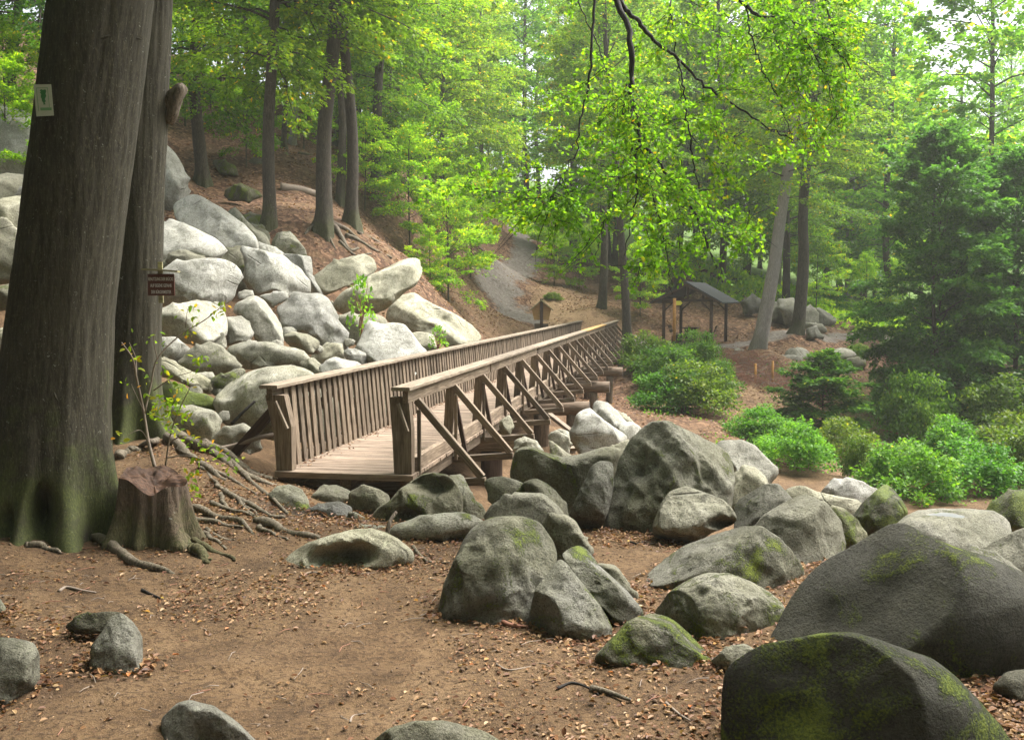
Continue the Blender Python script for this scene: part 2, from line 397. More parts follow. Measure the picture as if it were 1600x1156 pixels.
for a in [(422, 352, 34), (507, 352, 34.5), (548, 347, 36), (590, 380, 37), (640, 400, 41), (700, 400, 55), (690, 440, 51), (655, 440, 44), (745, 470, 54), (740, 503, 47), (690, 480, 45), (785, 510, 51), (830, 505, 54),
          (700, 520, 38), (800, 512, 52), (790, 480, 58), (800, 430, 67), (815, 375, 80), (785, 345, 93), (745, 430, 58), (735, 375, 69), (860, 450, 63), (845, 400, 72), (880, 490, 57), (925, 485, 56), (900, 420, 74), (960, 450, 72),
          (300, 232, 46), (350, 250, 46), (440, 236, 51), (490, 250, 53), (590, 276, 50), (640, 300, 52), (700, 335, 60), (300, 312, 40), (380, 318, 38.5), (318, 290, 42), (460, 300, 43), (250, 260, 40), (60, 215, 38), (30, 330, 27), (20, 590, 20),
          (560, 232, 72), (660, 270, 80), (740, 300, 95), (850, 330, 95), (960, 400, 90),
          (1050, 552, 46), (1085, 536, 50), (1130, 533, 52), (1190, 534, 48), (1250, 518, 52), (1020, 530, 54), (1150, 478, 59), (1210, 452, 64), (1100, 480, 60), (1060, 470, 62), (1290, 510, 60), (1390, 532, 58), (1300, 545, 52), (1330, 515, 70), (1400, 505, 85), (1480, 540, 60),
          (1180, 562, 48.5), (1260, 562, 49), (1340, 560, 50), (1130, 585, 45), (1220, 605, 45), (1250, 650, 41), (1330, 640, 43), (1372, 700, 36), (1430, 640, 44), (1450, 690, 38), (1060, 600, 41), (1030, 560, 44), (1040, 645, 34), (1120, 650, 35), (1160, 690, 31), (1230, 710, 31), (1270, 745, 28), (1400, 775, 26), (1590, 770, 26), (1580, 690, 35), (1560, 600, 46), (1660, 700, 36), (1700, 580, 52)]: CP(*a)
for x, y, z in [(-40, 10, 4), (-30, 30, 9), (-32, 50, 15), (-30, 75, 22), (-16, 72, 16.5), (-8, 95, 17), (0, 120, 16), (12, 100, 9), (14, 78, 5.5), (22, 85, 3.5), (30, 66, .6), (36, 50, -1.2), (34, 95, 3), (50, 80, 0), (45, 30, -3.2), (35, 20, -2.6), (40, 0, -1.5), (60, 120, 6), (20, 130, 11), (100, 100, 4), (100, 0, -2), (-100, 0, 12), (-100, 100, 38), (-40, 160, 34), (30, 180, 18), (100, 190, 10), (-100, 190, 48), (0, 200, 26), (0, -40, -.2), (-100, -40, 6), (100, -40, -2)]: C_(x, y, z)
_ctl = np.array(_ctl)
def _rbf_fit(c):
    n = len(c); d = np.linalg.norm(c[:, None, :2] - c[None, :, :2], axis=-1)
    A = np.zeros((n + 3, n + 3)); A[:n, :n] = d; A[:n, :n] -= np.eye(n) * .05
    A[:n, n] = 1; A[:n, n + 1:] = c[:, :2]; A[n, :n] = 1; A[n + 1:, :n] = c[:, :2].T
    return np.linalg.solve(A, np.concatenate([c[:, 2], [0, 0, 0]]))
_w = _rbf_fit(_ctl)
def _pilemask(x, y):
    def ss(v, a, b): t = np.clip((v - a) / (b - a), 0, 1); return t * t * (3 - 2 * t)
    ax_ = -2.34 + (y - 13.6) * .1736 - 1.6
    m1 = ss(y, 15, 18) * (1 - ss(y, 30, 35)) * ss(x, -14, -11) * (1 - ss(x, ax_ - .5, ax_ + .8))
    m2 = .55 * ss(y, 11.6, 13) * (1 - ss(y, 18, 22)) * ss(x, -.5, 1.5) * (1 - ss(x, 9, 12))
    return m1 + m2
def H(x, y):
    x = np.atleast_1d(np.asarray(x, float)); y = np.atleast_1d(np.asarray(y, float))
    out = np.empty(len(x)); n = len(_ctl)
    for s in range(0, len(x), 20000):
        q = np.stack([x[s:s + 20000], y[s:s + 20000]], 1)
        d = np.linalg.norm(q[:, None, :] - _ctl[None, :, :2], axis=-1)
        out[s:s + 20000] = d @ _w[:n] + _w[n] + q @ _w[n + 1:]
    out -= .75 * _pilemask(x, y)
    p = np.stack([x, y, np.zeros_like(x)], 1)
    far = np.clip((y - 12) / 18, 0, 1)
    out += fbm(p * .9, 4, 5) * (.035 + .09 * far) + fbm(p * 5, 4, 9, .6) * .016
    return out
def H1(x, y): return float(H([x], [y])[0])
def G(px, py):
    """where the sight line of a pixel first meets the ground"""
    ds = np.concatenate([np.arange(3.5, 20, .1), np.arange(20, 140, .4)])
    q = np.array([P(px, py, d) for d in ds]); h = H(q[:, 0], q[:, 1]); k = np.argmax(q[:, 2] <= h)
    return np.array([q[k, 0], q[k, 1], h[k]])

def _axis(segs):
    out = []
    for a, b, s0, s1 in segs:
        x = a
        while x < b - 1e-6:
            out.append(x); t = (x - a) / (b - a); x += s0 + (s1 - s0) * t
    out.append(segs[-1][1]); return np.array(out)
gx = _axis([(-150, -26, 9, 1.2), (-26, -9, .9, .14), (-9, 9, .1, .1), (9, 26, .14, .9), (26, 150, 1.2, 9)])
gy = _axis([(-45, 3.5, 6, .3), (3.5, 16, .08, .1), (16, 60, .12, .5), (60, 100, .4, .7), (100, 120, .7, 2), (120, 210, 3, 9)])
XX, YY = np.meshgrid(gx, gy); xf, yf = XX.ravel(), YY.ravel(); zf = H(xf, yf)
PATH1 = [(P(850, 510, 55), 3.0), (P(795, 492, 55.5), 4.2), (P(778, 462, 59), 4.4), (P(795, 430, 65), 4.0), (P(822, 402, 71), 3.6), (P(817, 372, 79), 3.0), (P(797, 352, 87), 3.0), (P(776, 335, 97), 3.0)]
PATH2 = [(np.array([6.2, 54.0, 0]), 2.0), (np.array([8.5, 50.5, 0]), 2.2), (np.array([12.5, 51.2, 0]), 2.2), (np.array([17, 54.0, 0]), 2.4), (np.array([21.5, 58.5, 0]), 3), (np.array([28, 62, 0]), 3), (np.array([38, 64, 0]), 3)]
def _smooth(x, a, b): t = np.clip((x - a) / (b - a), 0, 1); return t * t * (3 - 2 * t)
p3 = np.stack([xf, yf, 0 * xf], 1)
litter = _smooth(yf, 26, 36) * (1 - _smooth(yf, 95, 120))
green = np.maximum(_smooth(yf, 84, 100), _smooth(xf - 13 + 0 * yf, 0, 6) * _smooth(yf, 58, 66))
green = np.maximum(green, _smooth(xf, 8, 16) * (1 - _smooth(yf, 44, 50)) * _smooth(yf, 15, 20) * .75)
green = np.maximum(green, .55 * np.exp(-(((xf + 4.0) / 1.3) ** 2 + ((yf - 12.2) / .9) ** 2)))
sx, sy = P(880, 470, 58)[:2]
sand = np.exp(-(((xf - sx - .2) / 2.6) ** 2 + ((yf - sy) / 7) ** 2))
sand = np.maximum(sand, .6 * np.exp(-(((xf + .9) / 2.6) ** 2 + ((yf - 56) / 8) ** 2)))
sx2, sy2 = P(1190, 620, 44)[:2]
sand = np.maximum(sand, .8 * np.exp(-(((xf - sx2) / 3.4) ** 2 + ((yf - sy2) / 5) ** 2)))
wx, wy = P(500, 812, 12.0)[:2]
wet = np.exp(-(((xf - wx) / .8) ** 2 + ((yf - wy) / .55) ** 2) ** 1.5)
mb = MB(); nxg, nyg = len(gx), len(gy)
i = np.arange(nyg - 1)[:, None] * nxg; j = np.arange(nxg - 1)[None, :]
mb.add(np.stack([xf, yf, zf], 1), np.stack([i + j, i + j + 1, i + nxg + j + 1, i + nxg + j], -1).reshape(-1, 4))
ground = link('ground', mb.mesh('ground', M['ground'], True, None, dict(litter=litter, green=green, sand=sand, wet=wet)))
tag(ground, 'brown trodden soil and leaf covered forest slopes', None, None, 'structure')

def ribbon(name, ctl, label, seed):
    c = np.array([[*q[:2], w] for q, w in ctl]); s = spline(c, 160); T = nrm(np.gradient(s[:, :2], axis=0)); Nn = np.stack([T[:, 1], -T[:, 0]], 1)
    k = 17; us = np.linspace(-1, 1, k); V = []; tint = []
    edge = 1 + .22 * fbm(np.stack([np.arange(160) * .22, np.zeros(160), np.zeros(160)], 1), 3, seed)
    for a, u in enumerate(us):
        q = s[:, :2] + Nn * (u * s[:, 2] * .5 * edge)[:, None]
        z = H(q[:, 0], q[:, 1]) + .07 - .16 * abs(u) ** 5
        V.append(np.concatenate([q, z[:, None]], 1)); tint.append(np.full(160, abs(u) ** 1.3))
    V = np.stack(V, 1).reshape(-1, 3); tint = np.stack(tint, 1).ravel()
    i = np.arange(159)[:, None] * k; j = np.arange(k - 1)[None, :]
    m = MB(); m.add(V, np.stack([i + j, i + j + 1, i + k + j + 1, i + k + j], -1).reshape(-1, 4), 0, tint)
    return tag(link(name, m.mesh(name, M['path'])), label, None, None, 'structure')
ribbon('path', PATH1, 'grey gravel path climbing between banks behind the bridge', 3)
ribbon('path', PATH2, 'trodden path passing the shelter towards the right', 8)

# ================================================================== BOULDERS
def outline_radius(poly, c, n=256, sm=3.2):
    th = np.arange(n) * 2 * math.pi / n - math.pi; rad = np.zeros(n)
    p = poly - c; q = np.roll(p, -1, axis=0)
    for k in range(n):
        d = np.array([math.cos(th[k]), math.sin(th[k])]); e = q - p
        den = d[0] * e[:, 1] - d[1] * e[:, 0]
        den = np.where(abs(den) < 1e-9, 1e-9, den)
        t = (p[:, 0] * e[:, 1] - p[:, 1] * e[:, 0]) / den; s = (p[:, 0] * d[1] - p[:, 1] * d[0]) / den
        ok = (s >= -1e-6) & (s <= 1 + 1e-6) & (t > 0)
        rad[k] = t[ok].max() if ok.any() else 0
    rad[rad == 0] = rad[rad > 0].mean()
    kk = np.arange(-14, 15); w = np.exp(-(kk / sm) ** 2); w /= w.sum()
    return sum(w[a] * np.roll(rad, kk[a]) for a in range(len(kk)))

_bseed = [0]
ROCKS = []
def boulder(label, d, poly, tone=.5, moss=.0, wet=.0, warm=.3, thick=.9, lean=.22, cuts=3, dents=(), sub=None, group=None, rough=1.0, name='boulder', folds=0, bulge=.85):
    _bseed[0] += 1; sd = _bseed[0]; rng = rs(sd * 7 + 1)
    pl = np.array(poly, float)
    W = np.array([P(a, b, d) for a, b in pl])
    # area centroid in the plane facing the viewer
    x, z = W[:, 0], W[:, 2]; x2, z2 = np.roll(x, -1), np.roll(z, -1); cr = x * z2 - x2 * z; A = cr.sum() / 2
    c = np.array([((x + x2) * cr).sum() / (6 * A), ((z + z2) * cr).sum() / (6 * A)])
    rad = outline_radius(W[:, [0, 2]], c)
    w, h = np.ptp(x), np.ptp(z); size = math.sqrt(w * h)
    if sub is None:
        pxs = size / d * F_PX; sub = 5 if pxs > 110 else (4 if pxs > 34 else 3)
    V, Fc = ico(sub); V = V.copy()
    s = np.sqrt(V[:, 0] ** 2 + V[:, 2] ** 2); th = np.arctan2(V[:, 2], V[:, 0])
    k = ((th + math.pi) / (2 * math.pi) * 256); k0 = np.floor(k).astype(int) % 256; f = k - np.floor(k)
    Rr = rad[k0] * (1 - f) + rad[(k0 + 1) % 256] * f
    sp = np.maximum(s, 1e-6) ** .80
    Dy = thick * .5 * (.45 * min(w, h * 1.6) + .55 * min(h * 1.2, w)) 
    X = Rr * np.cos(th) * sp; Z = Rr * np.sin(th) * sp; ay = abs(V[:, 1]); lowf = np.clip(-V[:, 2] * 1.6, 0, 1); hyp = np.maximum(np.sqrt(V[:, 0] ** 2 + V[:, 1] ** 2), .25)
    Yo = Dy * np.sign(V[:, 1]) * (ay ** bulge * (1 - lowf) + np.minimum(ay / hyp, 1) * lowf * np.clip(hyp * 1.5, .5, 1))
    Q = np.stack([X, Yo, Z], 1)
    # flats broken off the mass
    for _ in range(cuts):
        n = nrm(np.array([rng.normal() * .8, -abs(rng.normal()) - .2, rng.normal() * .7 + .35])[None])[0]
        dd = Q @ n; lim = dd.max() * rng.uniform(.58, .86); over = np.maximum(dd - lim, 0)
        Q = Q - n[None] * (over * .88)[:, None]
    Nn = nrm(Q / np.array([w / 2, Dy, h / 2]) ** 1.0)
    off = rng.uniform(-50, 50, 3)
    am = size * .030 * rough
    keep = np.clip(abs(V[:, 1]) * 1.6, .35, 1)
    Q = Q + Nn * ((am * 1.7 * fbm(Q / size * 2.2 + off, 3, sd) + am * (.42 if rough > .6 else .10) * (1 - 2 * abs(fbm(Q / size * 6 + off, 3, sd + 5)))) * keep)[:, None]
    if folds:
        a = Q[:, 0] * .82 + Q[:, 2] * .57; b = -Q[:, 0] * .57 + Q[:, 2] * .82
        rd = 1 - 2 * abs(fbm(np.stack([a * 3.4, b * 1.2, Q[:, 1] * 2], 1) / size + off, 3, sd + 9)); rd2 = 1 - 2 * abs(fbm(np.stack([a * 9, b * 3, Q[:, 1] * 5], 1) / size + off, 3, sd + 12))
        Q = Q + Nn * (folds * size * (rd * .8 + rd2 * .35) * keep)[:, None]
    for px, py, rx, ry, dep in dents:
        wc = P(px, py, d); e = ((Q[:, 0] + c[0] - wc[0]) / (rx * d / F_PX)) ** 2 + ((Q[:, 2] + c[1] - wc[2]) / (ry * d / F_PX)) ** 2
        g = np.exp(-e ** 1.6) * (V[:, 1] < .1); Q[:, 1] += dep * g
    # keep the mass as wide and tall as it is in the photo
    t2 = np.arctan2(Q[:, 2], Q[:, 0]); r2 = np.hypot(Q[:, 0], Q[:, 2]); bi = ((t2 + math.pi) / (2 * math.pi) * 96).astype(int) % 96
    act = np.zeros(96); np.maximum.at(act, bi, r2); act[act == 0] = act[act > 0].mean()
    tg = rad[(np.arange(96) * 256 / 96 + 1.3).astype(int) % 256]; fc = np.clip(tg / act, .85, 1.5); fc = (np.roll(fc, 1) + fc * 2 + np.roll(fc, -1)) / 4
    kk = (t2 + math.pi) / (2 * math.pi) * 96 - .5; k0 = np.floor(kk).astype(int); ff = kk - k0; fx = fc[k0 % 96] * (1 - ff) + fc[(k0 + 1) % 96] * ff
    Q[:, 0] *= fx; Q[:, 2] *= fx
    Q[:, 1] += lean * Q[:, 2]
    vd = np.array([c[0] / d, 1, (c[1] - CAM_Z) / d])
    Wd = np.stack([c[0] + Q[:, 0], np.full(len(Q), d), c[1] + Q[:, 2]], 1) + (Q[:, 1][:, None] * vd[None])
    Wd[:, 1] -= Q[:, 1] * 0
    base = np.array([c[0], d, Wd[:, 2].min()])
    m = MB(); m.add(Wd, Fc)
    o = link(name, m.mesh(name, M['rock'], True, base), None, base, (tone, moss, wet, warm))
    tag(o, label, 'boulder' if name == 'boulder' else 'stone', group); ROCKS.append((o, Wd)); return o
# ---- the pale boulder stream on the left, back to front (tone, moss, wet, warmth)
PALE = dict(tone=.74, moss=.04, wet=.18, warm=.2, cuts=7)
GREY = dict(tone=.58, moss=.14, wet=.1, warm=.7, cuts=5)
OLIV = dict(tone=.46, moss=.42, wet=.0, warm=.45)
DARK = dict(tone=.30, moss=.36, wet=.0, warm=.9)
def B(label, d, poly, st, **k): a = dict(st); a.update(k); a['tone'] *= rs(len(label) * 31 + int(d * 10)).uniform(.80, 1.08); return boulder(label, d, poly, **a)
B('tall pale slab rising behind the second trunk above the rock pile', 36, [(262,225),(278,244),(291,272),(295,300),(286,325),(262,345),(225,345),(222,225)], PALE, tone=0.62)
B('largest pale boulder at the top of the rock pile', 31, [(270,320),(275,314),(300,302),(312,305),(344,322),(369,341),(388,356),(403,378),(404,402),(370,425),(320,400),(290,360),(273,338)], PALE, tone=0.84)
B('pale boulder beside the second trunk under the largest one', 28, [(225,352),(250,345),(270,345),(284,347),(303,356),(340,375),(349,393),(336,408),(300,408),(265,410),(235,410),(215,385)], PALE, tone=0.84)
B('thin dark slab wedged above the rounded white boulder', 27, [(262,396),(290,390),(320,403),(305,416),(262,414)], GREY, tone=0.37)
B('rounded white boulder right of the brown warning board', 25, [(235,435),(275,412),(303,404),(337,403),(359,408),(372,418),(374,433),(367,452),(361,468),(340,478),(303,484),(240,482)], PALE, tone=0.77)
B('dark shaded wedge of rock left of the big triangular boulder', 29, [(341,400),(369,383),(390,385),(394,425),(396,462),(372,460),(368,425)], GREY, tone=0.37, moss=.3)
B('big triangular pale boulder in the middle of the pile', 28, [(373,381),(394,387),(444,400),(469,422),(484,447),(485,460),(465,465),(434,458),(397,463),(386,450),(381,431),(382,408)], PALE, tone=0.79, thick=.8)
B('grey block standing behind the big triangular boulder', 30, [(438,394),(487,401),(490,437),(505,462),(490,475),(466,445),(445,408)], PALE, tone=0.57)
B('pale ridge of rock just above the big triangular boulder', 31, [(386,390),(406,379),(431,386),(450,402),(445,412),(395,402)], PALE)
B('greenish boulder at the upper right shoulder of the pile', 33, [(352,331),(372,329),(388,347),(414,370),(422,388),(391,385),(366,355)], OLIV, tone=0.62, moss=.3)
B('mossy boulder at the foot of the straight hillside trunk', 34, [(376,338),(392,333),(416,337),(421,352),(418,362),(395,362),(380,350)], OLIV)
B('small mossy boulder under another at the hillside trunk foot', 33.5, [(388,352),(410,352),(420,366),(418,382),(398,382),(388,368)], OLIV)
B('brownish boulder left of the twisted roots on the bank', 32, [(424,380),(434,363),(453,361),(466,375),(475,388),(478,402),(450,402),(424,392)], OLIV, tone=0.52)
B('smooth grey boulder with a long dark gap beneath it', 31, [(487,436),(512,416),(531,405),(569,397),(584,403),(590,419),(581,430),(544,446),(509,462),(490,452)], GREY, tone=0.62, thick=.7)
B('long tilted boulder with its rounded tip pointing up right', 29, [(519,468),(544,450),(575,431),(609,416),(638,402),(653,400),(662,409),(661,430),(650,446),(628,462),(603,484),(581,492),(545,496),(522,484)], GREY, tone=0.67, moss=.08, thick=.6)
B('long boulder sloping down right towards the wooden railing', 31, [(605,482),(622,462),(647,456),(678,475),(719,494),(741,514),(757,532),(734,540),(703,548),(678,530),(641,520),(603,500)], GREY, tone=0.69, moss=.1, thick=.7)
B('upright grey boulder in the centre of the pile', 24, [(367,475),(384,466),(400,460),(416,472),(431,494),(442,516),(440,533),(425,539),(400,535),(390,512),(372,491)], GREY, tone=0.57, moss=.06, warm=.35)
B('thin flat slab wedged over the upright grey boulder', 26, [(405,462),(431,456),(447,457),(449,467),(425,480),(408,472)], PALE, tone=0.62)
B('cracked boulder with a shiny wet bluish white face', 25.5, [(431,480),(466,461),(497,457),(512,464),(524,484),(536,512),(541,562),(520,566),(500,540),(472,523),(444,516),(438,497)], PALE, wet=.75, tone=0.69, thick=.75, cuts=6, rough=1.5)
B('blocky stone with a pale streak beside the wet boulder', 24.6, [(486,556),(510,535),(536,537),(539,566),(512,580),(488,575)], GREY, tone=0.64)
B('small grey block under the wet cracked boulder', 23, [(441,523),(459,518),(481,522),(499,533),(498,545),(478,555),(456,545)], GREY, tone=0.55, moss=.08)
B('broad cream boulder under the brown warning board', 22, [(225,492),(272,478),(303,469),(331,472),(350,484),(356,500),(351,524),(327,536),(316,543),(272,532),(225,524)], PALE, tone=0.69, warm=.45)
B('small rounded boulder right of the broad cream one', 22.5, [(353,497),(375,493),(391,505),(395,522),(389,533),(375,536),(353,541)], GREY, tone=0.64, warm=.35)
B('narrow pinkish stone squeezed under the broad cream boulder', 21.8, [(324,531),(350,517),(355,537),(345,555),(328,555)], PALE, tone=0.62, warm=.5)
B('long flat boulder with a straight lower edge in the pile', 20.5, [(352,543),(374,535),(417,533),(444,541),(475,548),(479,556),(474,572),(444,576),(405,579),(374,576),(358,562)], GREY, tone=0.60, moss=.22, warm=.4)
B('brownish rounded boulder left of the long flat one', 19.5, [(276,568),(306,543),(327,533),(347,540),(362,556),(369,570),(366,580),(327,587),(312,587),(287,578)], GREY, tone=0.50, moss=.2, warm=.5)
B('pale square slab right behind the second trunk', 19.6, [(228,527),(275,526),(300,548),(282,566),(228,564)], PALE, tone=0.67)
B('long pale ramp of rock with a mossy left end', 18.5, [(228,560),(265,562),(295,578),(344,601),(334,620),(298,605),(262,590),(228,584)], GREY, tone=0.69, moss=.25)
B('dark block thickly capped with moss behind the sapling', 17.3, [(232,600),(285,599),(298,612),(324,618),(339,643),(308,640),(275,636),(240,622)], OLIV, tone=0.37, moss=.85)
B('rounded boulder at the far side of the roots', 16, [(268,637),(300,632),(337,643),(346,655),(336,680),(325,692),(285,695),(268,672)], GREY, tone=0.57, moss=.3, warm=.4)
B('very broad flat olive boulder behind the railing end post', 17, [(333,620),(358,597),(386,581),(415,573),(453,570),(473,573),(492,583),(505,612),(485,652),(430,688),(380,680),(340,655)], GREY, tone=0.64, moss=.28, warm=.5, thick=.8, cuts=2)
B('narrow mossy ledge above the very broad flat boulder', 18.2, [(330,590),(378,575),(386,580),(358,606),(339,616),(330,603)], OLIV, tone=0.52, moss=.5)
B('boulder half hidden behind the left outrigger brace', 15.3, [(326,690),(350,669),(381,660),(402,675),(407,704),(370,712),(334,706)], GREY, tone=0.50, moss=.2, warm=.5)
B('big white boulder behind the left railing', 23, [(564,526),(578,509),(616,503),(634,507),(650,528),(663,547),(670,580),(640,598),(575,595),(566,555)], PALE, tone=0.79, wet=.3)
B('grey stone right of the big white railing boulder', 25, [(640,520),(659,518),(679,524),(682,545),(674,562),(655,560)], GREY, tone=0.62)
B('dull boulder behind the green seedling in the pile', 27, [(526,494),(575,490),(597,493),(608,505),(595,522),(570,545),(530,528)], GREY, tone=0.50, moss=.2)
B('small pale stone above the rail between two white boulders', 22.5, [(536,548),(540,560),(545,578),(562,578),(576,572),(572,552),(555,544)], PALE, tone=0.72)
B('flat white stone lying close against the left railing', 19.4, [(497,572),(528,559),(560,566),(580,582),(560,600),(510,598)], PALE, tone=0.79, wet=.35)
B('small grey stone beside the long flat boulder', 20, [(470,566),(490,558),(507,575),(505,595),(478,592)], GREY, tone=0.60)
B('pale flat stone half covered by the rail before the white boulder', 21, [(556,580),(600,572),(642,577),(648,600),(580,606)], PALE, tone=0.74)
B('boulder seen through the first slats of the left railing', 17.6, [(440,620),(480,602),(520,612),(540,650),(520,690),(450,690)], GREY, tone=0.52, moss=.2)
B('boulder seen through the middle slats of the left railing', 19.5, [(520,610),(560,590),(610,600),(625,640),(600,665),(530,660)], GREY, tone=0.57)
# hidden fill behind the first trunk
B('huge smooth pale slab left of the first trunk', 34, [(-60,175),(-10,160),(25,165),(64,185),(70,240),(52,285),(0,300),(-60,300)], PALE, tone=0.74, cuts=1)
B('dark boulder under the huge pale slab at the left', 29, [(-40,285),(10,270),(45,275),(60,300),(40,325),(-40,325)], GREY, tone=0.42)
B('flat topped block at the left edge of the pile', 24, [(-4,316),(8,309),(42,305),(46,330),(40,366),(4,368),(-6,350)], GREY, tone=0.55)
B('pointed grey boulder at the left edge below the block', 23, [(-30,345),(8,338),(28,358),(38,392),(30,440),(-20,448),(-40,400)], GREY, tone=0.55)
B('dark overhanging boulder low at the left edge', 21, [(-30,450),(20,443),(40,455),(28,482),(-25,490)], GREY, tone=0.28, moss=.3)
B('small pale stone at the left edge beside the first trunk', 20, [(-25,520),(10,510),(24,520),(20,548),(-20,556)], GREY, tone=0.60)
# ---- rocks on the wooded hillside
B('mossy boulder right of the dark hillside trunk', 38, [(352,298),(375,286),(400,297),(406,307),(390,315),(356,314)], DARK, tone=0.26, moss=.6)
B('low mossy rock high up behind the dark hillside trunk', 44, [(332,253),(350,249),(367,260),(369,274),(345,272)], DARK, moss=.6)
B('mossy rock above the fallen log on the hillside', 50, [(434,240),(448,240),(461,250),(466,265),(445,268),(434,256)], DARK, tone=0.40, moss=.5)
B('small brown rock among roots on the upper slope', 47, [(378,255),(395,246),(420,252),(424,264),(400,268)], DARK, tone=0.26, moss=.3)
# ---- wet stones and boulders before the bridge
B('round mossy boulder at the left front of the deck', 12.3, [(417,777),(430,762),(452,756),(472,764),(482,780),(482,803),(466,820),(435,812),(418,792)], GREY, tone=0.42, moss=.35, warm=.5)
B('low rounded stone under the front edge of the deck', 13.1, [(488,777),(500,760),(525,757),(548,767),(552,781),(530,792),(495,790)], GREY, tone=0.42, warm=.7)
B('peaked brown stone beside the sharp dark boulder', 12.6, [(544,784),(553,767),(567,756),(592,764),(609,774),(604,794),(575,806),(548,802)], GREY, tone=0.45, warm=.75, cuts=5)
B('dark wet stone in the muddy hollow', 12.15, [(475,799),(505,785),(530,783),(551,792),(548,810),(530,822),(500,824),(478,815)], DARK, tone=0.20, moss=.05, wet=.9, warm=.3)
B('small angular stone right of the wet one', 11.9, [(530,818),(552,798),(570,808),(583,816),(580,828),(540,828)], GREY, tone=0.37, cuts=6, warm=.6)
B('small stone behind the left tip of the hollowed rock', 11.4, [(480,829),(492,816),(510,813),(527,819),(540,831),(522,845),(492,842)], GREY, tone=0.45, warm=.6)
B('sharp edged dark boulder with an overhanging top under the bridge', 12.1, [(580,803),(602,787),(627,761),(660,739),(680,736),(702,743),(716,758),(724,778),(722,810),(680,825),(630,830),(600,826),(582,815)], DARK, tone=0.42, moss=.4, cuts=6, rough=1.2, folds=.04, dents=[(672,758,34,14,.28), (640,805,20,10,.2)])
B('greenish boulder leaning on the sharp one from the right', 12.6, [(696,748),(722,738),(731,757),(743,780),(760,805),(752,818),(715,818)], OLIV, tone=0.50, moss=.45)
B('long low boulder lying in front of the sharp one', 10.95, [(608,834),(630,819),(662,805),(692,801),(730,801),(754,812),(740,834),(720,850),(655,856),(622,848)], GREY, tone=0.52, moss=.25, warm=.5, cuts=2)
B('thin stone plate behind the hollowed rock', 11.3, [(533,823),(570,819),(607,822),(603,834),(560,834)], GREY, tone=0.52, warm=.6)
B('low hollowed rock like an arch on the trodden soil', 10.0, [(436,882),(452,861),(480,846),(520,834),(555,826),(580,824),(605,831),(630,846),(647,862),(648,882),(620,898),(592,902),(540,905),(487,906),(462,904),(440,896)], GREY, tone=0.64, moss=.18, warm=.75, cuts=1, dents=[(528,872,44,20,.26), (562,866,26,16,.18)], sub=6)
# ---- the middle group
B('tall dark rounded boulder standing on the soil in the middle', 8.5, [(678,985),(682,950),(693,912),(716,858),(736,824),(765,807),(810,804),(846,814),(866,844),(874,866),(862,925),(838,985),(790,1000),(730,995)], DARK, tone=0.38, moss=.5, warm=.45, cuts=2, thick=.85, sub=6)
B('triangular split rock beside the tall dark boulder', 7.95, [(826,960),(836,920),(852,900),(875,866),(894,886),(907,904),(940,949),(958,982),(958,1003),(937,1022),(904,1020),(865,1010),(834,990)], GREY, tone=0.44, moss=.35, warm=.35, cuts=4, thick=1.0, sub=6, rough=.8)
B('sloping slab behind the triangular split rock', 8.25, [(876,864),(898,849),(918,852),(938,884),(970,913),(1008,958),(990,980),(966,985),(943,960),(898,910)], GREY, tone=0.39, moss=.5, warm=.3, cuts=2, sub=5)
B('low pale boulder behind the sloping slab', 8.7, [(928,878),(963,882),(983,910),(996,936),(1000,962),(960,955),(930,920)], GREY, tone=0.44, moss=.25)
B('round boulder touching the tall dark one from behind', 9.3, [(845,815),(862,804),(885,803),(901,815),(926,864),(905,885),(870,880)], GREY, tone=0.39, moss=.3)
B('light brown boulder behind the tall dark one', 9.9, [(756,806),(790,777),(820,769),(848,770),(873,790),(884,808),(870,835),(790,840)], GREY, tone=0.48, moss=.1, warm=.6)
B('flat mossy boulder at the edge of the dark pit under the bridge', 11.3, [(762,762),(769,747),(784,744),(805,749),(830,761),(855,777),(840,800),(790,805),(766,785)], GREY, tone=0.39, moss=.35)
B('oval grey boulder beside the saddle shaped rock', 11.1, [(817,757),(832,751),(852,753),(868,766),(882,785),(888,812),(865,815),(838,785)], GREY, tone=0.35, moss=.3)
B('long saddle shaped boulder between the bridge and the great dome', 13.3, [(796,738),(803,706),(812,696),(830,694),(850,704),(880,714),(905,709),(935,699),(955,696),(974,700),(970,735),(945,765),(912,812),(880,812),(845,780),(800,760)], GREY, tone=0.39, moss=.35, cuts=1, thick=.7, sub=6)
B('steep rock leaning on the left side of the great dome', 11.75, [(883,812),(906,766),(925,725),(937,719),(960,721),(960,760),(950,800),(940,825),(909,832)], OLIV, tone=0.38, moss=.4, cuts=3, sub=5, folds=.035)
B('great domed boulder with cracked folds in the middle', 12.2, [(938,815),(953,762),(969,712),(987,681),(1016,656),(1047,655),(1072,669),(1100,683),(1138,700),(1150,725),(1148,756),(1142,795),(1110,828),(1060,842),(987,842),(948,835)], DARK, tone=0.38, moss=.28, warm=.55, cuts=5, rough=1.2, sub=6, thick=.8, folds=.045)
B('rounded rock with a dark undercut in front of the dome', 11.1, [(1016,836),(1030,790),(1047,766),(1072,758),(1100,768),(1131,780),(1150,800),(1150,820),(1112,832),(1085,852),(1062,858),(1036,848)], GREY, tone=0.42, moss=.15, warm=.65, cuts=5, rough=1.0, folds=.03, dents=[(1052,843,24,12,.3), (1130,818,20,8,.25)], sub=5)
B('pale upright boulder right behind the great dome', 13.2, [(1136,790),(1150,740),(1162,724),(1178,730),(1198,746),(1203,762),(1175,790),(1150,805)], GREY, tone=0.58, moss=.1)
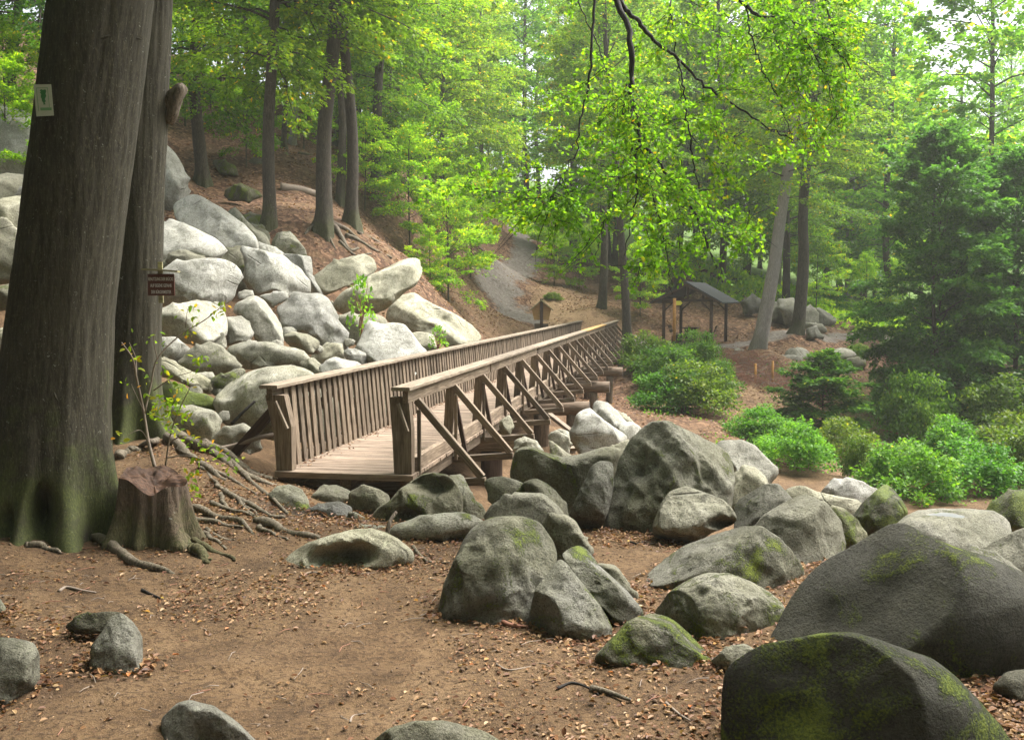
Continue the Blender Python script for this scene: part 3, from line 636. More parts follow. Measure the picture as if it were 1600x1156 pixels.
B('broad pale boulder farther behind the great dome', 15.6, [(1118,690),(1159,686),(1181,696),(1200,718),(1212,740),(1195,760),(1150,755),(1118,725)], PALE, tone=0.52, warm=.4)
B('dark peaked boulder right of the great dome', 11.3, [(1146,830),(1147,790),(1155,778),(1197,755),(1217,755),(1238,778),(1240,800),(1190,830),(1160,838)], DARK, tone=0.35, moss=.2, warm=.5, sub=5)
B('big ridge backed boulder behind the long sloping one', 10.3, [(1165,840),(1190,805),(1209,793),(1241,776),(1259,771),(1279,779),(1300,794),(1317,816),(1322,850),(1318,885),(1262,915),(1210,890),(1175,865)], DARK, tone=0.38, moss=.25, warm=.55, cuts=3, sub=5)
B('mossy boulder tucked behind the ridge backed one', 11.4, [(1296,786),(1319,793),(1342,813),(1354,840),(1337,862),(1315,865),(1300,820)], GREY, tone=0.42, moss=.55)
B('pointed dark boulder with bright moss on both edges', 12.3, [(1325,812),(1348,784),(1372,763),(1385,754),(1396,763),(1411,782),(1420,800),(1404,830),(1375,845),(1350,845),(1330,830)], DARK, tone=0.31, moss=.72, wet=.35, cuts=4, sub=5)
B('white topped low dome by the green bank', 16.5, [(1280,770),(1300,751),(1325,745),(1350,753),(1370,767),(1352,790),(1310,792),(1288,782)], PALE, tone=0.60)
B('long pale boulder left of the mossy pointed one', 14, [(1222,768),(1250,760),(1275,767),(1319,778),(1347,782),(1338,810),(1306,812),(1236,795)], GREY, tone=0.50, moss=.25)
WET = B('flat topped boulder holding a bright rain puddle', 11.1, [(1382,832),(1410,808),(1433,795),(1475,791),(1519,791),(1555,797),(1580,812),(1582,835),(1564,860),(1528,875),(1480,875),(1425,865)], GREY, tone=0.44, moss=.3, wet=.2, warm=.5, thick=1.15, cuts=2, lean=.5, sub=5)
B('boulder coated in yellow moss at the right edge', 12.6, [(1540,800),(1569,775),(1587,765),(1640,760),(1640,830),(1584,832),(1555,820)], GREY, tone=0.42, moss=.75, wet=.2)
B('broad brown boulder cut by the right picture edge', 9.9, [(1520,868),(1553,844),(1587,828),(1640,812),(1660,910),(1600,925),(1550,895)], GREY, tone=0.38, moss=.15, warm=.6)
B('low boulder lying behind the great dark boulder', 9.4, [(1485,858),(1522,854),(1556,862),(1577,879),(1590,900),(1540,915),(1495,890)], GREY, tone=0.38, moss=.2, warm=.5)
B('great dark boulder with one bright mossy edge at the right', 7.55, [(1196,1012),(1224,946),(1256,900),(1285,873),(1341,845),(1370,829),(1394,816),(1419,816),(1458,841),(1497,857),(1549,873),(1601,896),(1670,930),(1690,1040),(1620,1100),(1530,1125),(1400,1130),(1260,1070)], DARK, tone=0.15, moss=.42, warm=.6, cuts=1, rough=.4, thick=.75, lean=.02, sub=6)
B('huge nearly black mossy boulder in the lower right corner', 5.75, [(1130,1200),(1131,1060),(1136,1042),(1165,1021),(1201,1003),(1237,997),(1295,988),(1337,987),(1377,1000),(1425,1020),(1455,1029),(1490,1055),(1533,1101),(1566,1138),(1600,1200),(1560,1270),(1350,1300),(1150,1270)], DARK, tone=0.12, moss=.60, warm=.5, cuts=1, rough=.4, thick=.8, lean=.0, sub=6)
B('long sloping boulder right of the leaf strewn gap', 9.3, [(1004,900),(1028,873),(1060,851),(1112,834),(1158,821),(1191,821),(1221,841),(1253,880),(1260,905),(1240,955),(1190,945),(1110,935),(1054,928),(1015,918)], DARK, tone=0.38, moss=.4, warm=.5, cuts=3, sub=6)
B('broad rounded boulder in front of the long sloping one', 7.95, [(1016,960),(1047,922),(1077,903),(1104,893),(1138,894),(1178,909),(1208,926),(1228,945),(1224,1010),(1174,1035),(1105,1035),(1045,1000)], GREY, tone=0.44, moss=.38, warm=.55, cuts=3, sub=6)
B('low boulder with a bright mossy right flank', 7.15, [(926,1024),(956,995),(982,968),(1021,953),(1048,961),(1078,987),(1107,1020),(1126,1040),(1138,1072),(1112,1080),(1050,1078),(980,1060),(935,1040)], DARK, tone=0.40, moss=.6, warm=.5, cuts=3, sub=6)
B('small stone between the mossy and the black boulder', 6.85, [(1112,1030),(1142,1008),(1164,1005),(1182,1016),(1175,1050),(1130,1060)], GREY, tone=0.45, moss=.15)
B('small dark stone at the right edge on dead leaves', 6.5, [(1556,1076),(1572,1052),(1604,1044),(1640,1050),(1640,1120),(1578,1112)], DARK, tone=0.25, moss=.05, cuts=4)
# ---- stones in the trodden foreground
B('bent stone with one knife edge standing in the soil', 7.05, [(140,1040),(142,1008),(160,985),(170,965),(190,955),(211,971),(224,995),(223,1040),(210,1062),(186,1078),(160,1066)], GREY, tone=0.38, moss=.25, warm=.5, cuts=5, thick=.7, sub=5)
B('low dark ridge running left from the bent stone', 7.6, [(98,978),(128,960),(163,955),(190,956),(198,975),(160,990),(115,990)], DARK, tone=0.17, moss=.2, thick=.6)
B('square cut rock at the left picture edge', 6.6, [(-50,1010),(-5,994),(20,995),(55,1003),(64,1024),(63,1070),(30,1105),(-10,1125),(-50,1120)], GREY, tone=0.34, moss=.25, warm=.5, cuts=5, sub=5, lean=.4)
B('low rounded stone at the bottom of the path', 5.85, [(250,1122),(276,1096),(296,1091),(335,1101),(369,1125),(402,1157),(405,1195),(330,1215),(262,1190)], GREY, tone=0.36, moss=.12, warm=.4, sub=5, lean=.4)
B('flat greenish stone cut by the bottom picture edge', 5.5, [(572,1162),(608,1135),(647,1125),(693,1124),(758,1140),(792,1160),(785,1200),(690,1220),(590,1205)], GREY, tone=0.36, moss=.35, sub=5, lean=.5)
B('sliver of a stone at the left edge near the trunk', 8.1, [(-25,938),(0,934),(9,948),(9,966),(-20,980)], GREY, tone=0.36)
# ---- boulders in the gully beyond the trestles
B('white boulder behind the second trestle posts', 22, [(893,690),(900,656),(921,635),(942,655),(962,669),(982,684),(972,700),(940,712),(906,712)], PALE, tone=0.74)
B('pale boulder above the white one beside the ivy bank', 23.6, [(926,633),(948,627),(967,645),(980,662),(990,685),(960,685),(935,668)], PALE, tone=0.67, warm=.3)
B('small white stone at the foot of the ivy bank', 22.6, [(966,664),(983,659),(1001,669),(996,682),(976,690)], PALE, tone=0.77)
B('buff stone under the ivy bank beside the log posts', 25, [(960,640),(979,649),(990,660),(980,670),(962,662)], GREY, tone=0.62, warm=.6)
B('block of stone between two trestle posts', 19.6, [(858,680),(875,669),(889,674),(892,692),(886,712),(863,708)], GREY, tone=0.60, warm=.45)
B('flat topped stone beside the first trestle', 17.2, [(803,688),(821,682),(840,689),(846,705),(832,716),(804,712)], GREY, tone=0.55, warm=.55)
B('narrow slanting stone before the trestle post', 17.9, [(858,690),(870,694),(892,712),(884,724),(862,718)], GREY, tone=0.57)
B('low grey stone behind the saddle shaped boulder', 15.7, [(936,712),(955,697),(984,685),(984,706),(960,722)], GREY, tone=0.55)
B('pale stone glimpsed between the outrigger beams', 19.2, [(781,658),(795,649),(803,665),(794,682),(781,676)], GREY, tone=0.62)
# ---- rocks beyond the bank on the right
for lab, d, p, t, mo in [('dark hump of rock behind the shelter roof', 57, [(1158,472),(1176,461),(1188,470),(1188,488),(1164,490)], .2, .2),
    ('boulder left of the gap between the two far leaning trunks', 56, [(1198,484),(1222,467),(1240,474),(1243,498),(1226,510),(1200,500)], .36, .2),
    ('flat topped boulder between the two far leaning trunks', 55, [(1214,470),(1240,464),(1253,490),(1242,512),(1226,508)], .4, .2),
    ('rounded boulder right of the blazed far trunk', 54, [(1252,486),(1266,477),(1279,490),(1278,508),(1254,512)], .38, .2),
    ('long low boulder above the far path', 55, [(1274,480),(1290,486),(1305,498),(1300,508),(1278,508)], .34, .1),
    ('small stone at the foot of the blazed far trunk', 51.5, [(1260,514),(1275,510),(1287,528),(1262,530)], .3, .2),
    ('stone lying above the far path by the blazed trunk', 53, [(1258,503),(1284,506),(1292,520),(1264,520)], .36, .2)]:
    boulder(lab, d, p, t, mo, 0, .4)
E_ = [('yellowish round stone edging the far path at the brushwood', 48.4, 1145, 543, 1161, 561, .46, .1), ('tall pale stone edging the far path', 48.3, 1165, 541, 1189, 567, .6, .0), ('dark green stone beside the tall pale edging stone', 48.5, 1192, 547, 1211, 564, .34, .3),
      ('broad pale edging stone before the leaning tree', 49, 1228, 542, 1263, 562, .5, .05), ('long flat edging stone at the far path', 49.5, 1283, 544, 1338, 560, .48, .1), ('edging stone set below the long flat one', 48.6, 1281, 553, 1304, 568, .46, .1),
      ('square edging stone tumbled down the bank', 48.3, 1288, 561, 1316, 582, .46, .1), ('lowest pale stone tumbled from the path edge', 47.8, 1310, 566, 1329, 588, .58, .0), ('wide buff stone under the path edge', 48.2, 1211, 553, 1250, 568, .42, .1), ('small stone wedged under the broad edging stone', 48.5, 1258, 560, 1285, 574, .4, .15), ('mossy stone at the right end of the path edge', 48.5, 1322, 557, 1352, 574, .3, .5)]
for lab, d, x0, y0, x1, y1, t, mo in E_:
    q = rs(x0); ang = np.arange(8) * math.pi / 4 + .3
    boulder(lab, d, [((x0 + x1) / 2 + (x1 - x0) * .56 * math.cos(a) * q.uniform(.85, 1.08), (y0 + y1) / 2 + 2 + (y1 - y0) * .58 * math.sin(a) * q.uniform(.85, 1.08)) for a in ang], t, mo, 0, .4, name='edging_stone', group='stones edging the far path', thick=1.0)
# rain water lying in the flat boulder
hw = WET[0] if isinstance(WET, tuple) else WET

# small stones wedged between the big ones
_g = rs(404)
for px, py, d in [(262,415,27.2),(352,452,26),(385,463,26.5),(470,470,27),(489,462,30),(515,478,29),(452,520,24.3),(365,505,23.2),(395,540,22.5),(432,540,22.3),(350,560,20.8),(490,545,23.6),(506,580,20.6),(455,578,19.8),(372,584,18.8),(320,590,18.6),(345,612,18.0),(305,612,17.6),(350,650,16.2),(545,535,25.2),(600,520,26.4),(552,592,20.6),(650,585,22.5),(690,560,25.5),(410,395,31.5),(300,412,27.6),(340,480,24.2),(275,560,19.9)]:
    r_ = _g.uniform(7, 12) ; ang = np.arange(7) * 2 * math.pi / 7 + _g.rand()
    boulder('small wedged stone filling a gap in the pale rock pile', d, [(px + r_ * 1.25 * math.cos(a) * _g.uniform(.8, 1.15), py + r_ * .9 * math.sin(a) * _g.uniform(.8, 1.15)) for a in ang], _g.uniform(.32, .62), _g.uniform(0, .3), 0, .4, cuts=5, name='wedged_stone', group='small stones wedged in the rock pile')

for px, py, d, w_, h_ in [(70, 330, 28, 55, 40), (150, 300, 31, 50, 45), (110, 400, 25, 60, 45), (190, 390, 27, 50, 40), (60, 470, 22, 45, 40), (140, 490, 21, 60, 42), (200, 470, 23, 40, 36), (100, 560, 18.5, 55, 36)]:
    ang = np.arange(8) * math.pi / 4 + _g.rand()
    boulder('pale boulder of the pile lying hidden behind the first trunk', d, [(px + w_ * math.cos(a) * _g.uniform(.8, 1.1), py + h_ * math.sin(a) * _g.uniform(.8, 1.1)) for a in ang], _g.uniform(.45, .65), _g.uniform(0, .2), 0, .3, cuts=5, group='boulders hidden behind the first trunk')
# ------------------------------------------------------------------ puddle on the flat boulder
_me = WET.data; _co = np.empty(len(_me.vertices) * 3, np.float32); _me.vertices.foreach_get('co', _co); _co = _co.reshape(-1, 3)
_zt = _co[:, 2].max() - .10; _cap = _co[:, 2] > _zt; _lo, _hi = np.percentile(_co[_cap][:, :2], 6, axis=0), np.percentile(_co[_cap][:, :2], 94, axis=0); _cc = (_lo + _hi) / 2; _ra = np.maximum((_hi - _lo) / 2 * .60, .10)
_co[_cap, 2] = _zt + (_co[_cap, 2] - _zt) * .15
_rr = np.hypot((_co[:, 0] - _cc[0]) / _ra[0], (_co[:, 1] - _cc[1]) / _ra[1]) * (1 + .12 * np.sin(np.arctan2(_co[:, 1] - _cc[1], _co[:, 0] - _cc[0]) * 3 + 1))
_co[:, 2] -= np.where(_cap, .06 * np.clip(1 - _rr ** 2, 0, 1), 0)
_me.vertices.foreach_set('co', _co.ravel()); _me.update()
_th = np.linspace(-math.pi, math.pi, 49)[:-1]
_ring = np.stack([np.cos(_th) * _ra[0], np.sin(_th) * _ra[1]], 1)
_pv = np.vstack([[[0, 0, -.012]], np.column_stack([_ring, np.full(48, -.012)]), np.column_stack([_ring, np.full(48, -.03)])])
_pf = [np.array([[0, 1 + k, 1 + (k + 1) % 48] for k in range(48)]), np.array([[1 + k, 49 + k, 49 + (k + 1) % 48, 1 + (k + 1) % 48] for k in range(48)])]
N = NT('sky_pale_rain_water'); N.pbr((.22, .225, .23), .16, None, .9); M['water'] = N.m  # pale base colour stands in for bright sky reflected in the water
m_ = MB(); m_.add(_pv, _pf)
pud = link('puddle', m_.mesh('puddle', M['water'], False), None, Vector(WET.location) + Vector((_cc[0], _cc[1], _zt)))
tag(pud, 'bright rain puddle lying on top of the flat boulder', 'puddle')

# ================================================================== BRIDGE
BA = R(9.85); BO = np.array([-2.34, 13.6, 0.0])
bridge = thing('footbridge', 'long wooden footbridge with slatted left railing and braced right railing', 'footbridge', BO, (0, 0, -BA))
def BL(w):
    q = np.asarray(w, float) - BO; c, s = math.cos(BA), math.sin(BA)
    return np.array([q[0] * c - q[1] * s, q[0] * s + q[1] * c, q[2]])
def BW(l):
    c, s = math.cos(BA), math.sin(BA); return np.array([l[0] * c + l[1] * s, -l[0] * s + l[1] * c, l[2]]) + BO
_tint = rs(3)
def beam(name, a, b, w, h, mat, parent, up=(0, 0, 1), label=None):
    a = np.asarray(a, float); b = np.asarray(b, float); L = np.linalg.norm(b - a); X = (b - a) / L
    up = np.asarray(up, float)
    if abs(X @ up) > .98: up = np.array([0, 1.0, 0])
    Y = nrm(np.cross(up, X)[None])[0]; Z = np.cross(X, Y)
    V, F = bevel_box(L, w, h); mb = MB(); mb.add(V, F, 0, _tint.rand())
    o = link(name, mb.mesh(name, M[mat] if isinstance(mat, str) else mat, False), parent)
    o.matrix_local = Matrix(((X[0], Y[0], Z[0], a[0]), (X[1], Y[1], Z[1], a[1]), (X[2], Y[2], Z[2], a[2]), (0, 0, 0, 1)))
    if label: o['label'] = label
    return o
def log(name, a, b, r, parent, mat='wood_log', seg=18):
    a = np.asarray(a, float); b = np.asarray(b, float); L = np.linalg.norm(b - a); X = (b - a) / L
    up = np.array([0, 0, 1.0]) if abs(X[2]) < .9 else np.array([0, 1.0, 0])
    Y = nrm(np.cross(up, X)[None])[0]; Z = np.cross(X, Y); n = max(4, int(L / .25))
    xs = np.linspace(0, L, n); V, F = tube(np.stack([xs, 0 * xs + .01 * np.sin(xs * 1.7), 0 * xs], 1), r * (1 + .03 * np.sin(xs * 2.3)), seg, True, .04, int(a[1] * 10) % 97)
    mb = MB(); mb.add(V, F[0], 0, _tint.rand()); mb.F += [(F[1], 1), (F[2], 1)]
    me = mb.mesh(name, [M[mat], M['wood_end']]); o = link(name, me, parent)
    fl = np.array([p.use_smooth for p in me.polygons]); fl[-2:] = False; me.polygons.foreach_set('use_smooth', fl)
    o.matrix_local = Matrix(((X[0], Y[0], Z[0], a[0]), (X[1], Y[1], Z[1], a[1]), (X[2], Y[2], Z[2], a[2]), (0, 0, 0, 1)))
    return o
def prism(name, poly, v0, v1, mat, parent, label=None):
    """polygon in the cross-section plane (u,z) extruded along the bridge"""
    p = np.array(poly, float); n = len(p)
    V = np.vstack([np.stack([p[:, 0], np.full(n, v0), p[:, 1]], 1), np.stack([p[:, 0], np.full(n, v1), p[:, 1]], 1)])
    F = [np.array([[k, (k + 1) % n, n + (k + 1) % n, n + k] for k in range(n)])[:, ::-1], np.arange(n)[None], np.arange(2 * n - 1, n - 1, -1)[None]]
    c = V.mean(0); W = V - c; W2 = np.stack([W[:, 2], W[:, 1], -W[:, 0]], 1)     # grain along the height
    mb = MB(); mb.add(W2, F, 0, _tint.rand()); o = link(name, mb.mesh(name, M[mat], False), parent)
    o.matrix_local = Matrix(((0, 0, -1, c[0]), (0, 1, 0, c[1]), (1, 0, 0, c[2]), (0, 0, 0, 1)))
    if label: o['label'] = label
    return o
BLEN = 46.0
mb = MB(); v = .0; k = 0
while v < BLEN:
    w = .125 + .02 * _tint.rand() if k else .24
    t = .05 if k else .09; j = _tint.uniform(-.003, .003)
    Vb, Fb = bevel_box(2.0, w - .012, t, .008); Vb = Vb + np.array([-1.0 + _tint.uniform(-.01, .01), v + w / 2, -t / 2 + j])
    mb.add(Vb, Fb, 0, _tint.rand()); v += w; k += 1
link('deck', mb.mesh('deck', M['wood_deck'], False), bridge)
for u in (-.86, 0, .86): beam('stringer', (u, .12, -.16), (u, BLEN, -.16), .16, .19, 'wood', bridge)
beam('fascia', (-.95, .19, -.36), (.95, .19, -.36), .1, .2, 'wood_dark', bridge)
beam('kerb_beam', (.93, .3, .10), (.93, BLEN, .10), .09, .2, 'wood', bridge)
seg = [.0, 5.8, 12.0, 18.4, 24.6, 34.0, BLEN]
for k in range(6):
    a, b = seg[k] - (.08 if k == 0 else 0), seg[k + 1] - .012
    new = k == 4
    beam('handrail', (.86, a, 1.185), (.86, b, 1.185), .26, .05, 'wood_new' if new else 'wood_cap', bridge, label='newer yellowish stretch of handrail' if new else None)
    beam('handrail', (-1.03, a, 1.185), (-1.03, b, 1.185), .26, .05, 'wood_cap', bridge)
    beam('rail_beam', (.90, a + .1, 1.07), (.90, b, 1.07), .08, .17, 'wood', bridge)
    beam('rail_beam', (-1.06, a + .1, 1.07), (-1.06, b, 1.07), .08, .17, 'wood', bridge)
# slatted screen of the left railing
mb = MB(); v = .42
while v < BLEN:
    w = .135 + .02 * _tint.rand(); du = _tint.uniform(-.006, .006); zt = 1.155
    lo = np.array([-.90 + du, v + _tint.uniform(-.012, .012), -.06]); hi = np.array([-1.0 + du, v + _tint.uniform(-.012, .012), zt])
    X = nrm((hi - lo)[None])[0]; Y = np.array([0, 1.0, 0]); Z = np.cross(X, Y); L = np.linalg.norm(hi - lo)
    Vb, Fb = bevel_box(L, w, .035, .005); Vw = lo + Vb[:, :1] * X + Vb[:, 1:2] * Y + Vb[:, 2:] * Z
    W2 = np.stack([Vw[:, 2], Vw[:, 1], -Vw[:, 0]], 1); mb.add(W2, Fb, 0, _tint.rand()); v += .252
sl = link('slat_screen', mb.mesh('slat_screen', M['wood'], False), bridge)
sl.matrix_local = Matrix(((0, 0, -1, 0), (0, 1, 0, 0), (1, 0, 0, 0), (0, 0, 0, 1)))
beam('bottom_rail', (-.955, .42, .10), (-.955, BLEN, .10), .06, .12, 'wood', bridge)
# end posts
prism('end_post', [(.72, .004), (.97, .004), (.97, .62), (.93, 1.06), (.66, 1.06), (.70, .5)], .06, .22, 'wood', bridge)
prism('end_post', [(-.99, .004), (-.76, .004), (-.76, .62), (-.86, 1.06), (-1.14, 1.06), (-1.02, .5)], .06, .22, 'wood', bridge)
beam('knee_brace', (.80, .01, .98), (.93, .01, .60), .05, .04, 'wood_cap', bridge); beam('knee_brace', (-.97, .01, .98), (-.80, .01, .60), .05, .04, 'wood_cap', bridge)
NST = 20
for k in range(NST):
    v = .42 + 2.26 * k
    beam('outrigger', (-.6, v, -.33), (1.93, v, -.12), .12, .10, 'wood', bridge)
    beam('brace', (.955, v, .99), (1.88, v, -.07), .10, .10, 'wood', bridge)
    if k:
        prism('truss_post', [(.76, -.1), (.90, -.1), (.985, .985), (.83, .985)], v - .035, v + .035, 'wood', bridge)
        beam('strut', (.955, v + .06, .80), (1.13, v + .06, -.09), .07, .06, 'wood_dark', bridge)
    beam('stud', (1.0, v - .07, .86), (1.0, v - .07, -.2), .05, .05, 'wood', bridge)
    if k < 8:
        beam('outrigger', (-2.05, v, -.12), (-.62, v, -.33), .12, .10, 'wood', bridge)
        beam('brace', (-1.99, v, -.06), (-1.09, v, .90), .14, .12, 'wood_dark', bridge)
for v, ue in ((12.3, 2.25), (18.6, 2.3), (25.4, 2.3), (32, 2.35), (38.8, 2.35), (44.5, 2.2)):
    log('cross_log', (-1.7, v, -.43), (ue, v, -.40), .18, bridge)
    for u, r in ((-1.2, .17), (1.0, .20), (1.78, .13)):
        w = BW((u, v + (.0 if u < 1.5 else .05), 0)); zb = H1(w[0], w[1]) - .5
        log('trestle_post', (u, v, zb), (u, v, -.565), r, bridge)
beam('cross_beam', (-1.5, 6.1, -.44), (1.46, 6.1, -.42), .34, .30, 'wood', bridge)
for u in (-1.1, .9):
    w = BW((u, 6.1, 0)); log('trestle_post', (u, 6.1, H1(w[0], w[1]) - .5), (u, 6.1, -.595), .21, bridge, 'wood_dark')
beam('diagonal_brace', BL(P(858, 647, 24.5)), BL(P(917, 693, 23.3)), .14, .08, 'wood_cap', bridge)
beam('footing_plank', BL(P(884, 701, 23.0)), BL(P(930, 699, 22.6)), .5, .07, 'wood_cap', bridge)

# ================================================================== SIGNS AND SHELTER
M['sign_brown'] = mat_plain('brown_sign_paint', (.13, .050, .042), .5, .15); M['sign_white'] = mat_plain('white_lettering', (.70, .66, .64), .6, .1)
M['plate'] = mat_plain('faded_white_enamel', (.33, .34, .26), .35, .15); M['plate_green'] = mat_plain('green_print', (.020, .105, .025), .5, .1); M['plate_green2'] = mat_plain('pale_green_print', (.10, .21, .09), .5, .1)
M['slate'] = mat_plain('dark_roof_felt', (.050, .052, .060), .7, .3, 5); M['yellow'] = mat_plain('yellow_paint', (.66, .62, .06), .5, .1); M['black'] = mat_plain('black_bitumen', (.02, .02, .02), .6, .2); M['orange_wood'] = mat_wood('oiled_post_wood', (.30, .135, .035), (.48, .26, .08))
M['moss_wood'] = mat_wood('greenish_board', (.19, .17, .085), (.42, .39, .23))
def extr(poly, y0, y1):
    p = np.array(poly, float); n = len(p)
    V = np.vstack([np.stack([p[:, 0], np.full(n, y0), p[:, 1]], 1), np.stack([p[:, 0], np.full(n, y1), p[:, 1]], 1)])
    return V, [np.array([[k, n + k, n + (k + 1) % n, (k + 1) % n] for k in range(n)])[:, ::-1], np.arange(n)[None], np.arange(2 * n - 1, n - 1, -1)[None]]
def part(name, shapes, mat, parent, smooth=False):
    mb = MB()
    for V, F in shapes: mb.add(V, F, 0, _tint.rand())
    return link(name, mb.mesh(name, mat, smooth), parent)
def text_part(lines, size, lead, mat, parent, y, cx=0, z0=0, sx=1.0, widths=None):
    for k, s in enumerate(lines):
        cu = bpy.data.curves.new('lettering_curve', 'FONT'); cu.body = s; cu.size = size; cu.align_x = 'CENTER'; cu.extrude = .0012; cu.offset = size * .012
        to = bpy.data.objects.new('lettering_tmp', cu); COL.objects.link(to); dg = bpy.context.evaluated_depsgraph_get(); dg.update()
        me = bpy.data.meshes.new_from_object(to.evaluated_get(dg)); COL.objects.unlink(to); bpy.data.objects.remove(to)
        co = np.array([q.co[:] for q in me.vertices]); fs = {}
        for p in me.polygons: fs.setdefault(len(p.vertices), []).append(list(p.vertices))
        w = np.ptp(co[:, 0]); kx = (widths[k] / w) if widths else sx
        mb = MB(); mb.add(np.stack([co[:, 0] * kx + cx, y - co[:, 2], co[:, 1] + z0 - k * lead], 1), [np.array(f) for f in fs.values()]); bpy.data.meshes.remove(me)
        link('lettering', mb.mesh('lettering', mat, False), parent)
# brown warning board with a little roof, on the second trunk
so = P(252, 462, 13.62); sg = thing('warning_sign', 'small brown board with white lettering under a little plank roof', 'sign', so, (0, 0, R(4)))
part('board', [(box_v(-.178, .178, 0, .022, 0, .295), BOXF)], M['sign_brown'], sg)
text_part(['BENUTZUNG DER BRÜCKE', 'AUF EIGENE GEFAHR', 'DER BÜRGERMEISTER'], .062, .088, M['sign_white'], sg, -.0025, 0, .205, 1, [.335, .285, .265])
part('roof', [extr([(-.235, .345), (.0, .335), (.245, .315), (.245, .337), (.0, .358), (-.235, .365)], -.09, .07)], M['moss_wood'], sg)
part('batten', [(box_v(-.045, .015, .024, .055, -.10, .46), BOXF)], M['moss_wood'], sg)
# white plate with a green emblem on the first trunk
po = P(71, 182, 10.28); pg = thing('reserve_plate', 'white metal plate with a green emblem on the first trunk', 'sign', po, (0, R(-4), R(14)))
part('plate', [extr([(-.085, 0), (.080, .006), (.085, .318), (-.080, .318)], 0, .005)], M['plate'], pg)
part('border', [(box_v(-.06, -.055, -.002, -.0005, .055, .285), BOXF), (box_v(.045, .05, -.002, -.0005, .09, .285), BOXF), (box_v(-.0548, .0448, -.002, -.0005, .28, .285), BOXF)], M['plate_green2'], pg)
part('emblem', [extr([(-.006, .115), (.014, .118), (.006, .135), (.020, .150), (.012, .170), (.028, .200), (.024, .225), (.034, .250), (.026, .268), (.004, .262), (-.016, .270), (-.026, .256), (-.020, .244), (-.028, .236), (-.018, .222), (-.024, .195), (-.016, .165), (-.018, .150), (-.006, .138)][::-1], -.0025, -.0005)], M['plate_green'], pg)
part('caption', [(box_v(-.04, .066, -.0022, -.0005, .058, .086), BOXF)], M['plate_green2'], pg)
# nails
# notice board seen from the back
nb = P(846, 516, 49); nb[2] = H1(nb[0], nb[1]); no = thing('notice_board', 'wooden notice board with a small gabled roof seen from behind', 'notice board', nb)
k_ = 49 / F_PX; zt_ = P(846, 470, 49)[2] - nb[2]; zb_ = P(846, 500, 49)[2] - nb[2]
bw = 15 * k_
part('post', [(box_v(-.075, .075, -.06, .06, -.4, zt_ + .1), BOXF)], M['wood_dark'], no)
part('board', [extr([(-bw * .78, zb_), (bw * .78, zb_), (bw, zt_ - .42), (0, zt_ - .02), (-bw, zt_ - .42)], .075, .15)], M['wood_new'], no)
part('roof', [extr([(-bw * 1.22, zt_ - .50), (-bw * 1.22, zt_ - .44), (0, zt_ + .06), (0, zt_)], -.15, .4), extr([(0, zt_), (0, zt_ + .06), (bw * 1.22, zt_ - .44), (bw * 1.22, zt_ - .50)], -.15, .4)], M['moss_wood'], no)
part('panel', [(box_v(-bw * .72, bw * .72, .075, .13, zb_ - .62, zb_ - .18), BOXF)], M['wood'], no)
# yellow way-marker
wp = P(1053, 551, 46.5); wp[2] = H1(wp[0], wp[1]); z_at = lambda py, d: P(800, py, d)[2]
wo = thing('waymark_post', 'orange brown post with a yellow arrow and black foot by the shelter', 'signpost', wp)
def cyl(x, y, z0, z1, r, seg=12): return tube([(x, y, z0), (x, y, (z0 + z1) / 2), (x, y, z1)], r, seg)
zc_ = z_at(533, 46.5) - wp[2]; ztp = z_at(466, 46.5) - wp[2]
part('post', [cyl(0, 0, zc_, ztp, .075)], M['orange_wood'], wo, True); part('foot', [cyl(0, 0, -.6, zc_ - .002, .082)], M['black'], wo, True)
za = z_at(473.5, 46.5) - wp[2]
part('arrow', [extr([(.08, za - .1), (.28, za - .1), (.37, za), (.28, za + .1), (.08, za + .1)], -.02, .02)], M['yellow'], wo)
# shelter
s0 = np.array([7.62, 50.0]); sw_ = np.array([2.18, -1.0]); sd_ = np.array([1.36, 2.97]); sW, sD = np.linalg.norm(sw_), np.linalg.norm(sd_)
sc_ = s0 + sw_ / 2 + sd_ / 2; sz = .28
sh = thing('shelter', 'small open hut with dark gabled roof on round brown posts', 'shelter', (sc_[0], sc_[1], sz), (0, 0, math.atan2(sw_[1], sw_[0])))
hw_, hd_ = sW / 2, sD / 2
for sx_ in (-1, 1):
    for sy_ in (-1, 1): part('post', [cyl(sx_ * hw_, sy_ * hd_, -.8, 1.98, .085)], M['wood_dark'], sh, True)
for sy_ in (-1, 1):
    beam('tie_beam', (-hw_ - .1, sy_ * hd_, 2.05), (hw_ + .1, sy_ * hd_, 2.05), .14, .14, 'wood_dark', sh)
    beam('king_post', (0, sy_ * hd_, 2.12), (0, sy_ * hd_, 2.78), .12, .12, 'wood_dark', sh)
    for sx_ in (-1, 1):
        beam('knee_brace', (sx_ * hw_, sy_ * hd_ * .995, 1.5), (sx_ * (hw_ - .5), sy_ * hd_ * .995, 1.98), .07, .07, 'wood_dark', sh)
        beam('rafter', (0, sy_ * (hd_ + .28), 2.82), (sx_ * (hw_ + .52), sy_ * (hd_ + .28), 1.93), .08, .12, 'wood_dark', sh)
for sx_ in (-1, 1):
    beam('wall_plate', (sx_ * hw_, -hd_ - .3, 2.19), (sx_ * hw_, hd_ + .3, 2.19), .12, .13, 'wood_dark', sh)
    part('roof_slope', [extr([(0, 2.90), (sx_ * (hw_ + .62), 1.90), (sx_ * (hw_ + .62), 1.96), (0, 2.965)][::sx_], -hd_ - .35, hd_ + .35)], M['slate'], sh)
def furn(name, label, cat, px, py, d, rz, build):
    q = P(px, py, d); q[2] = max(H1(q[0], q[1]), .1); o = thing(name, label, cat, q, (0, 0, rz)); build(o); return o
rz_ = math.atan2(sw_[1], sw_[0])
